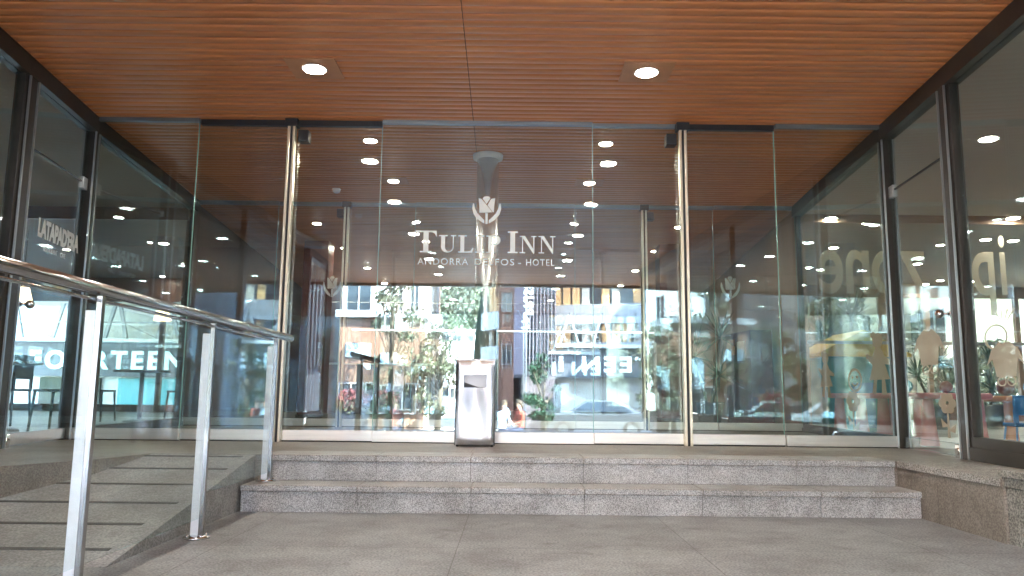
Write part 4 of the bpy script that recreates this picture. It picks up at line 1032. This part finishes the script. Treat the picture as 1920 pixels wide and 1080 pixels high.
for k in range(420):
    x = rd.uniform(-34, 6); f = rd.random(); y = -112 - f * 90; z = 62 * ((-110 - y) / 192) ** .8 + 1
    r_ = rd.uniform(1.4, 2.6); leaf_cloud(mb, (x, y, z + r_ * .5), r_, r_, r_ * 1.2, 38, .55, rd, .6)
tag(mb.build('hill_trees', M['hillleaf'], recalc=False), 'dense woods covering the hillside', 'woods', kind='stuff')

M['leafA'] = pbr('plane_leaf', (.055, .075, .04), .6, nz=(2, .4), col2=(.15, .14, .08)); M['leafB'] = pbr('cypress_leaf', (.02, .06, .03), .8, nz=(2, .4)); M['bark'] = pbr('bark', (.13, .10, .07), .9, nz=(4, .3))
def tree(x, y, h, rw, lb, seed, n=3600, s=.10, mat='leafA', low=.25, name='street_tree', clumps=26):
    rd = random.Random(seed); t = empty(name, (x, y, z0), label=lb, cat='tree', group=None)
    mt = MB(); mt.tube((0, 0, 0), (.1, 0, h * .5), .14, .09, 10)
    ml = MB()
    for k in range(clumps):
        f = rd.random(); zz = h * (low + (1 - low) * f); rr = rw * math.sin(math.pi * (.12 + .8 * f)) * rd.uniform(.3, 1)
        a = rd.uniform(0, 6.28); c_ = Vector((rr * math.cos(a), rr * math.sin(a), zz)); mt.tube((.05, 0, h * .35 + f * h * .15), c_, .045, .012, 6)
        q = rw * rd.uniform(.22, .42); leaf_cloud(ml, c_, q, q, q * .8, n // clumps, s, rd, 0)
    mt.build('trunk', M['bark'], t); ml.build('crown', M[mat], t, recalc=False)
tree(V(735, 26), -11.5, 6.0, 1.0, 'leafy street tree in front of the cream block', 11, n=1800, s=.075)
tree(V(825, 28), -13.6, 4.0, 1.05, 'bushy street tree in the middle of the reflection', 12, n=2600, s=.075)
tree(V(300, 26), -11.0, 5.0, 1.6, 'broad street tree at the far left', 14)
tree(V(480, 30), -15.0, 5.4, 1.5, 'street tree near the grey block', 15)
tree(V(1240, 24), -9.8, 4.2, .9, 'street tree by the right canopy column', 16, n=1500, s=.07)
tree(V(1018, 27), -12.6, 2.9, .6, 'dark low tree beneath the purple banner', 17, n=2200, s=.07, mat='leafB')
tree(10.5, -9.0, 5.2, 1.6, 'street tree beside the white tower', 18)
def cypress(x, y, h, rw, lb, seed, n=5200):
    rd = random.Random(seed); t = empty('cypress_tree', (x, y, z0), label=lb, cat='tree'); ml = MB()
    for _ in range(n):
        f = rd.random() ** .8; rr = rw * (1 - f) ** .6 * min(1, f * 9 + .3) * (.7 + .3 * rd.random()); a = rd.uniform(0, 6.28)
        p_ = Vector((rr * math.cos(a), rr * math.sin(a), .5 + f * (h - .5))); u = Vector((rd.gauss(0, .3), rd.gauss(0, .3), 1)).normalized(); b = u.orthogonal().normalized()
        ml.face([p_ - u * .14, p_ + b * .05, p_ + u * .16, p_ - b * .05])
    mt = MB(); mt.tube((0, 0, 0), (0, 0, h * .8), .14, .03, 8); mt.build('trunk', M['bark'], t); ml.build('crown', M['leafB'], t, recalc=False)
cypress(V(908, 50), -35.8, 8.5, .95, 'tall green cypress in the centre of the reflection', 21)
for k, x in enumerate((6.6, 5.9)): pass
tree(8.6, 21, 4.2, 1.8, 'green bush tree outside the play room back windows', 31)
tree(12.4, 20.5, 3.0, 1.5, 'low green bush outside the right back window', 32)
dracaena(4.9, -1.6, 0.0, 1.45, 'spiky potted plant outside by the right canopy column', 41, 40, .75)
dracaena(4.5, -2.6, 0.0, 1.2, 'second spiky potted plant at the street edge', 42, 36, .7)

# added shop standing in for the street shop's double reflection in the glass
t = empty('reflection_shop', (-12.4, 25.5, -.5), label='white stand-in shop for a double reflection, lettered band and trusses beyond the restaurant', cat='shop front')
mb = MB(); mb.box(-6.5, 6.5, .4, 5, 0, 7.5); mb.build('wall', M['whitewall'], t)
mb = MB(); mb.box(-6.5, 6.5, 0, .39, 1.75, 2.85); mb.build('sign_band', M['signband'], t)
mb = MB(); mb.box(-6.6, 6.6, -.5, .38, 2.86, 2.96); mb.build('canopy_slab', M['white'], t)
for a, b, mt in ((-6.4, -5.4, 'win'), (-4.4, -4.2, 'win'), (-3.2, -1.2, 'win'), (-.6, 2.0, 'tealglass'), (2.3, 4.4, 'win'), (4.8, 6.2, 'tealglass')):
    mb = MB(); mb.box(a, b, .3, .39, 0, 1.7); mb.build('shop_window', M[mt], t)
for x in (-5.6, -3.9, -2.2, -.5, 1.2, 2.9, 4.6):
    mb = MB(); mb.obox((x - .35, -.3, 2.97), (x, -.3, 4.4), .10, .10); mb.obox((x + .35, -.3, 2.97), (x, -.3, 4.4), .10, .10); mb.obox((x - .2, -.3, 3.5), (x + .2, -.3, 3.5), .06, .06)
    mb.obox((x + .2, -.3, 3.5), (x + 1.5, -.3, 3.5), .05, .05); mb.obox((x + .2, -.3, 3.5), (x + 1.4, -.3, 2.97), .035, .035)
    mb.build('truss', M['truss'], t)
m_ = text_mesh('FOURTEEN 14', .82, .025, 1.0, 1.3, .03)
mx = max(v.co.x for v in m_.vertices); mn = min(v.co.x for v in m_.vertices)
for v in m_.vertices: v.co.x *= 6.5 / (mx - mn)
place_text(m_, 'shop_lettering', M['letters2'], t, (-.15, -.03, 2.0), (1, 0, 0), (0, 0, 1))

# planter with red flowers, parked car, seated people at the terrace
M['flower'] = pbr('red_flowers', (.16, .03, .03), .6, nz=(9, .3)); M['bluepost'] = pbr('blue_post', (.02, .028, .045), .5)
t = empty('flower_planter', (V(668, 24), -9.6, z0), label='dark blue planter overflowing with red flowers', cat='planter')
mb = MB(); mb.box(-.45, .45, -.3, .3, 0, 1.1, bev=.02); mb.build('planter_box', M['bluepost'], t)
mb = MB(); leaf_cloud(mb, (0, 0, 1.4), .55, .4, .38, 900, .05, random.Random(5), 0); mb.build('flowers', M['flower'], t, recalc=False)
mb = MB(); leaf_cloud(mb, (0, 0, 1.2), .55, .4, .35, 900, .06, random.Random(6), 0); mb.build('leaves', M['leafA'], t, recalc=False)

def car(x, y, rz, lb, col):
    t = empty('parked_car', (x, y, -.82), rz, lb, 'car')
    cm = pbr('car_paint', col, .25, .4)
    prof = [(-2.1, .35), (-2.12, .62), (-2.0, .86), (-1.1, .98), (-.45, 1.40), (.75, 1.44), (1.55, 1.02), (2.02, .92), (2.1, .6), (2.08, .32)]
    mb = MB()
    secs = []
    for sy, ins in ((-.86, 0), (-.80, .0), (.80, .0), (.86, 0)):
        sc = 1.0
        secs.append([mb.bm.verts.new((a, sy * (1 - .18 * max(0, (b - .95)) / .5), b if abs(sy) < .85 else min(b, .93) )) for a, b in prof])
    for q in range(3):
        for i in range(len(prof) - 1): mb._fin([mb.bm.faces.new((secs[q][i], secs[q][i + 1], secs[q + 1][i + 1], secs[q + 1][i]))], True)
    for s_ in (secs[0], secs[3]): mb._fin([mb.bm.faces.new(s_)])
    for q in (0, 2): mb._fin([mb.bm.faces.new((secs[q][0], secs[q + 1][0], secs[q + 1][-1], secs[q][-1]))])
    mb.build('body', cm, t)
    mb = MB()
    mb.face([(-1.06, -.66, 1.01), (-1.06, .66, 1.01), (-.47, .6, 1.40), (-.47, -.6, 1.40)]); mb.face([(.78, -.6, 1.43), (.78, .6, 1.43), (1.52, .66, 1.045), (1.52, -.66, 1.045)])
    for v in mb.bm.verts: v.co.z += .012
    mb.build('windscreen', M['win'], t)
    for s_ in (-1, 1):
        mb = MB(); mb.face([(-.95, s_ * .80, 1.0), (1.35, s_ * .80, 1.0), (.7, s_ * .70, 1.38), (-.42, s_ * .70, 1.36)]); mb.build('side_window', M['win'], t)
        for xx in (-1.3, 1.3):
            mb = MB(); mb.tube((xx, s_ * .70, .32), (xx, s_ * .89, .32), .32, n=24); w1 = mb.build('wheel', M['dark'], t)
            mb = MB(); mb.tube((xx, s_ * .885, .32), (xx, s_ * .90, .32), .2, n=16); mb.build('rim', M['silver'], w1)
        mb = MB(); mb.sph((2.02, s_ * .62, .74), .1, 10, (.5, 1.5, .8)); mb.build('headlight', M['white'], t)
car(V(1125, 30), -16.4, R(8), 'grey parked car across the street below the shop lettering', (.16, .17, .18))
car(-9.0, -13.0, R(2), 'white parked car at the far left of the street', (.7, .7, .7))

M['skin'] = pbr('skin', (.50, .28, .19), .55); M['redcloth'] = pbr('red_sweater', (.42, .08, .05), .85); M['bluecloth'] = pbr('pale_blue_shirt', (.45, .60, .78), .85); M['jeans'] = pbr('dark_trousers', (.03, .04, .08), .85)
def person(x, y, rz, lb, top, hairc, zf=-.83):
    t = empty('person', (x, y, zf), rz, lb, 'person')
    # joints of a seated figure facing +y
    J = {'pel': (0, 0, .52), 'sp': (0, -.02, .74), 'ch': (0, .0, .98), 'ne': (0, .02, 1.13), 'hd': (0, .04, 1.22), 'tp': (0, .05, 1.36)}
    Rd = {'pel': .15, 'sp': .135, 'ch': .15, 'ne': .055, 'hd': .085, 'tp': .085}
    E = [('pel', 'sp'), ('sp', 'ch'), ('ch', 'ne'), ('ne', 'hd'), ('hd', 'tp')]
    for s_, q in ((-1, 'l'), (1, 'r')):
        J.update({q + 'sh': (s_ * .19, 0, 1.06), q + 'el': (s_ * .25, .08, .79), q + 'wr': (s_ * .14, .30, .70), q + 'hn': (s_ * .10, .38, .70), q + 'hp': (s_ * .10, .04, .50), q + 'kn': (s_ * .14, .46, .50), q + 'an': (s_ * .13, .44, .09), q + 'to': (s_ * .14, .62, .04)})
        Rd.update({q + 'sh': .065, q + 'el': .047, q + 'wr': .032, q + 'hn': .036, q + 'hp': .10, q + 'kn': .065, q + 'an': .042, q + 'to': .035})
        E += [('ch', q + 'sh'), (q + 'sh', q + 'el'), (q + 'el', q + 'wr'), (q + 'wr', q + 'hn'), ('pel', q + 'hp'), (q + 'hp', q + 'kn'), (q + 'kn', q + 'an'), (q + 'an', q + 'to')]
    ks = list(J); me = bpy.data.meshes.new('body'); me.from_pydata([J[k_] for k_ in ks], [(ks.index(a), ks.index(b)) for a, b in E], [])
    o = bpy.data.objects.new('body', me); C.objects.link(o)
    md = o.modifiers.new('skin', 'SKIN'); lay = me.skin_vertices[0].data if len(me.skin_vertices) else None
    if lay is None:
        b_ = bmesh.new(); b_.from_mesh(me); b_.verts.layers.skin.verify(); b_.to_mesh(me); b_.free(); lay = me.skin_vertices[0].data
    for i, k_ in enumerate(ks): lay[i].radius = (Rd[k_], Rd[k_] * (.75 if k_ in ('pel', 'sp', 'ch') else 1)); lay[i].use_root = (k_ == 'pel')
    o.modifiers.new('sub', 'SUBSURF').levels = 2; o.modifiers['sub'].render_levels = 2
    dg = bpy.context.evaluated_depsgraph_get(); m2 = bpy.data.meshes.new_from_object(o.evaluated_get(dg)); bpy.data.objects.remove(o)
    m2.materials.clear()
    for mm in (M['skin'], top, M['jeans']): m2.materials.append(mm)
    for p_ in m2.polygons:
        c_ = p_.center; p_.use_smooth = True
        p_.material_index = 2 if c_.z < .60 else (0 if c_.z > 1.13 or (c_.y > .29) else 1)
    o = bpy.data.objects.new('body', m2); C.objects.link(o); o.parent = t
    mb = MB(); mb.sph((0, .03, 1.36), .105, 14, (1, 1.05, .9)); mb.sph((0, -.03, 1.28), .09, 12); mb.build('hair', hairc, t)
    mb = MB()
    for s_ in (-1, 1): mb.sph((s_ * .035, .135, 1.31), .011, 8)
    mb.build('eye', M['dark'], t)
    mb = MB(); mb.tube((0, .125, 1.30), (0, .155, 1.27), .009, .015, 8); mb.build('nose', M['skin'], t)
    return t
hairm = pbr('brown_hair', (.06, .035, .02), .7)
def stool(x, y, lb):
    t = empty('terrace_stool', (x, y, -.83), label=lb, cat='stool')
    mb = MB(); mb.lathe([(.19, .36), (.2, .375), (.19, .39)], n=20); mb.build('seat', M['tabletop'], t); mb = MB(); mb.tube((0, 0, 0), (0, 0, .36), .03); mb.lathe([(.18, 0), (.17, .02), (.04, .03)]); mb.build('leg', M['dark'], t)
stool(V(978, 25), -10.8, 'round terrace stool under the person in red'); stool(V(945, 24), -9.8, 'round terrace stool under the person in pale blue')
person(V(978, 25), -10.8, R(60), 'person in a red sweater seated on a terrace stool', M['redcloth'], hairm)
person(V(945, 24), -9.8, R(-50), 'person in a pale blue shirt seated on a terrace stool', M['bluecloth'], hairm)
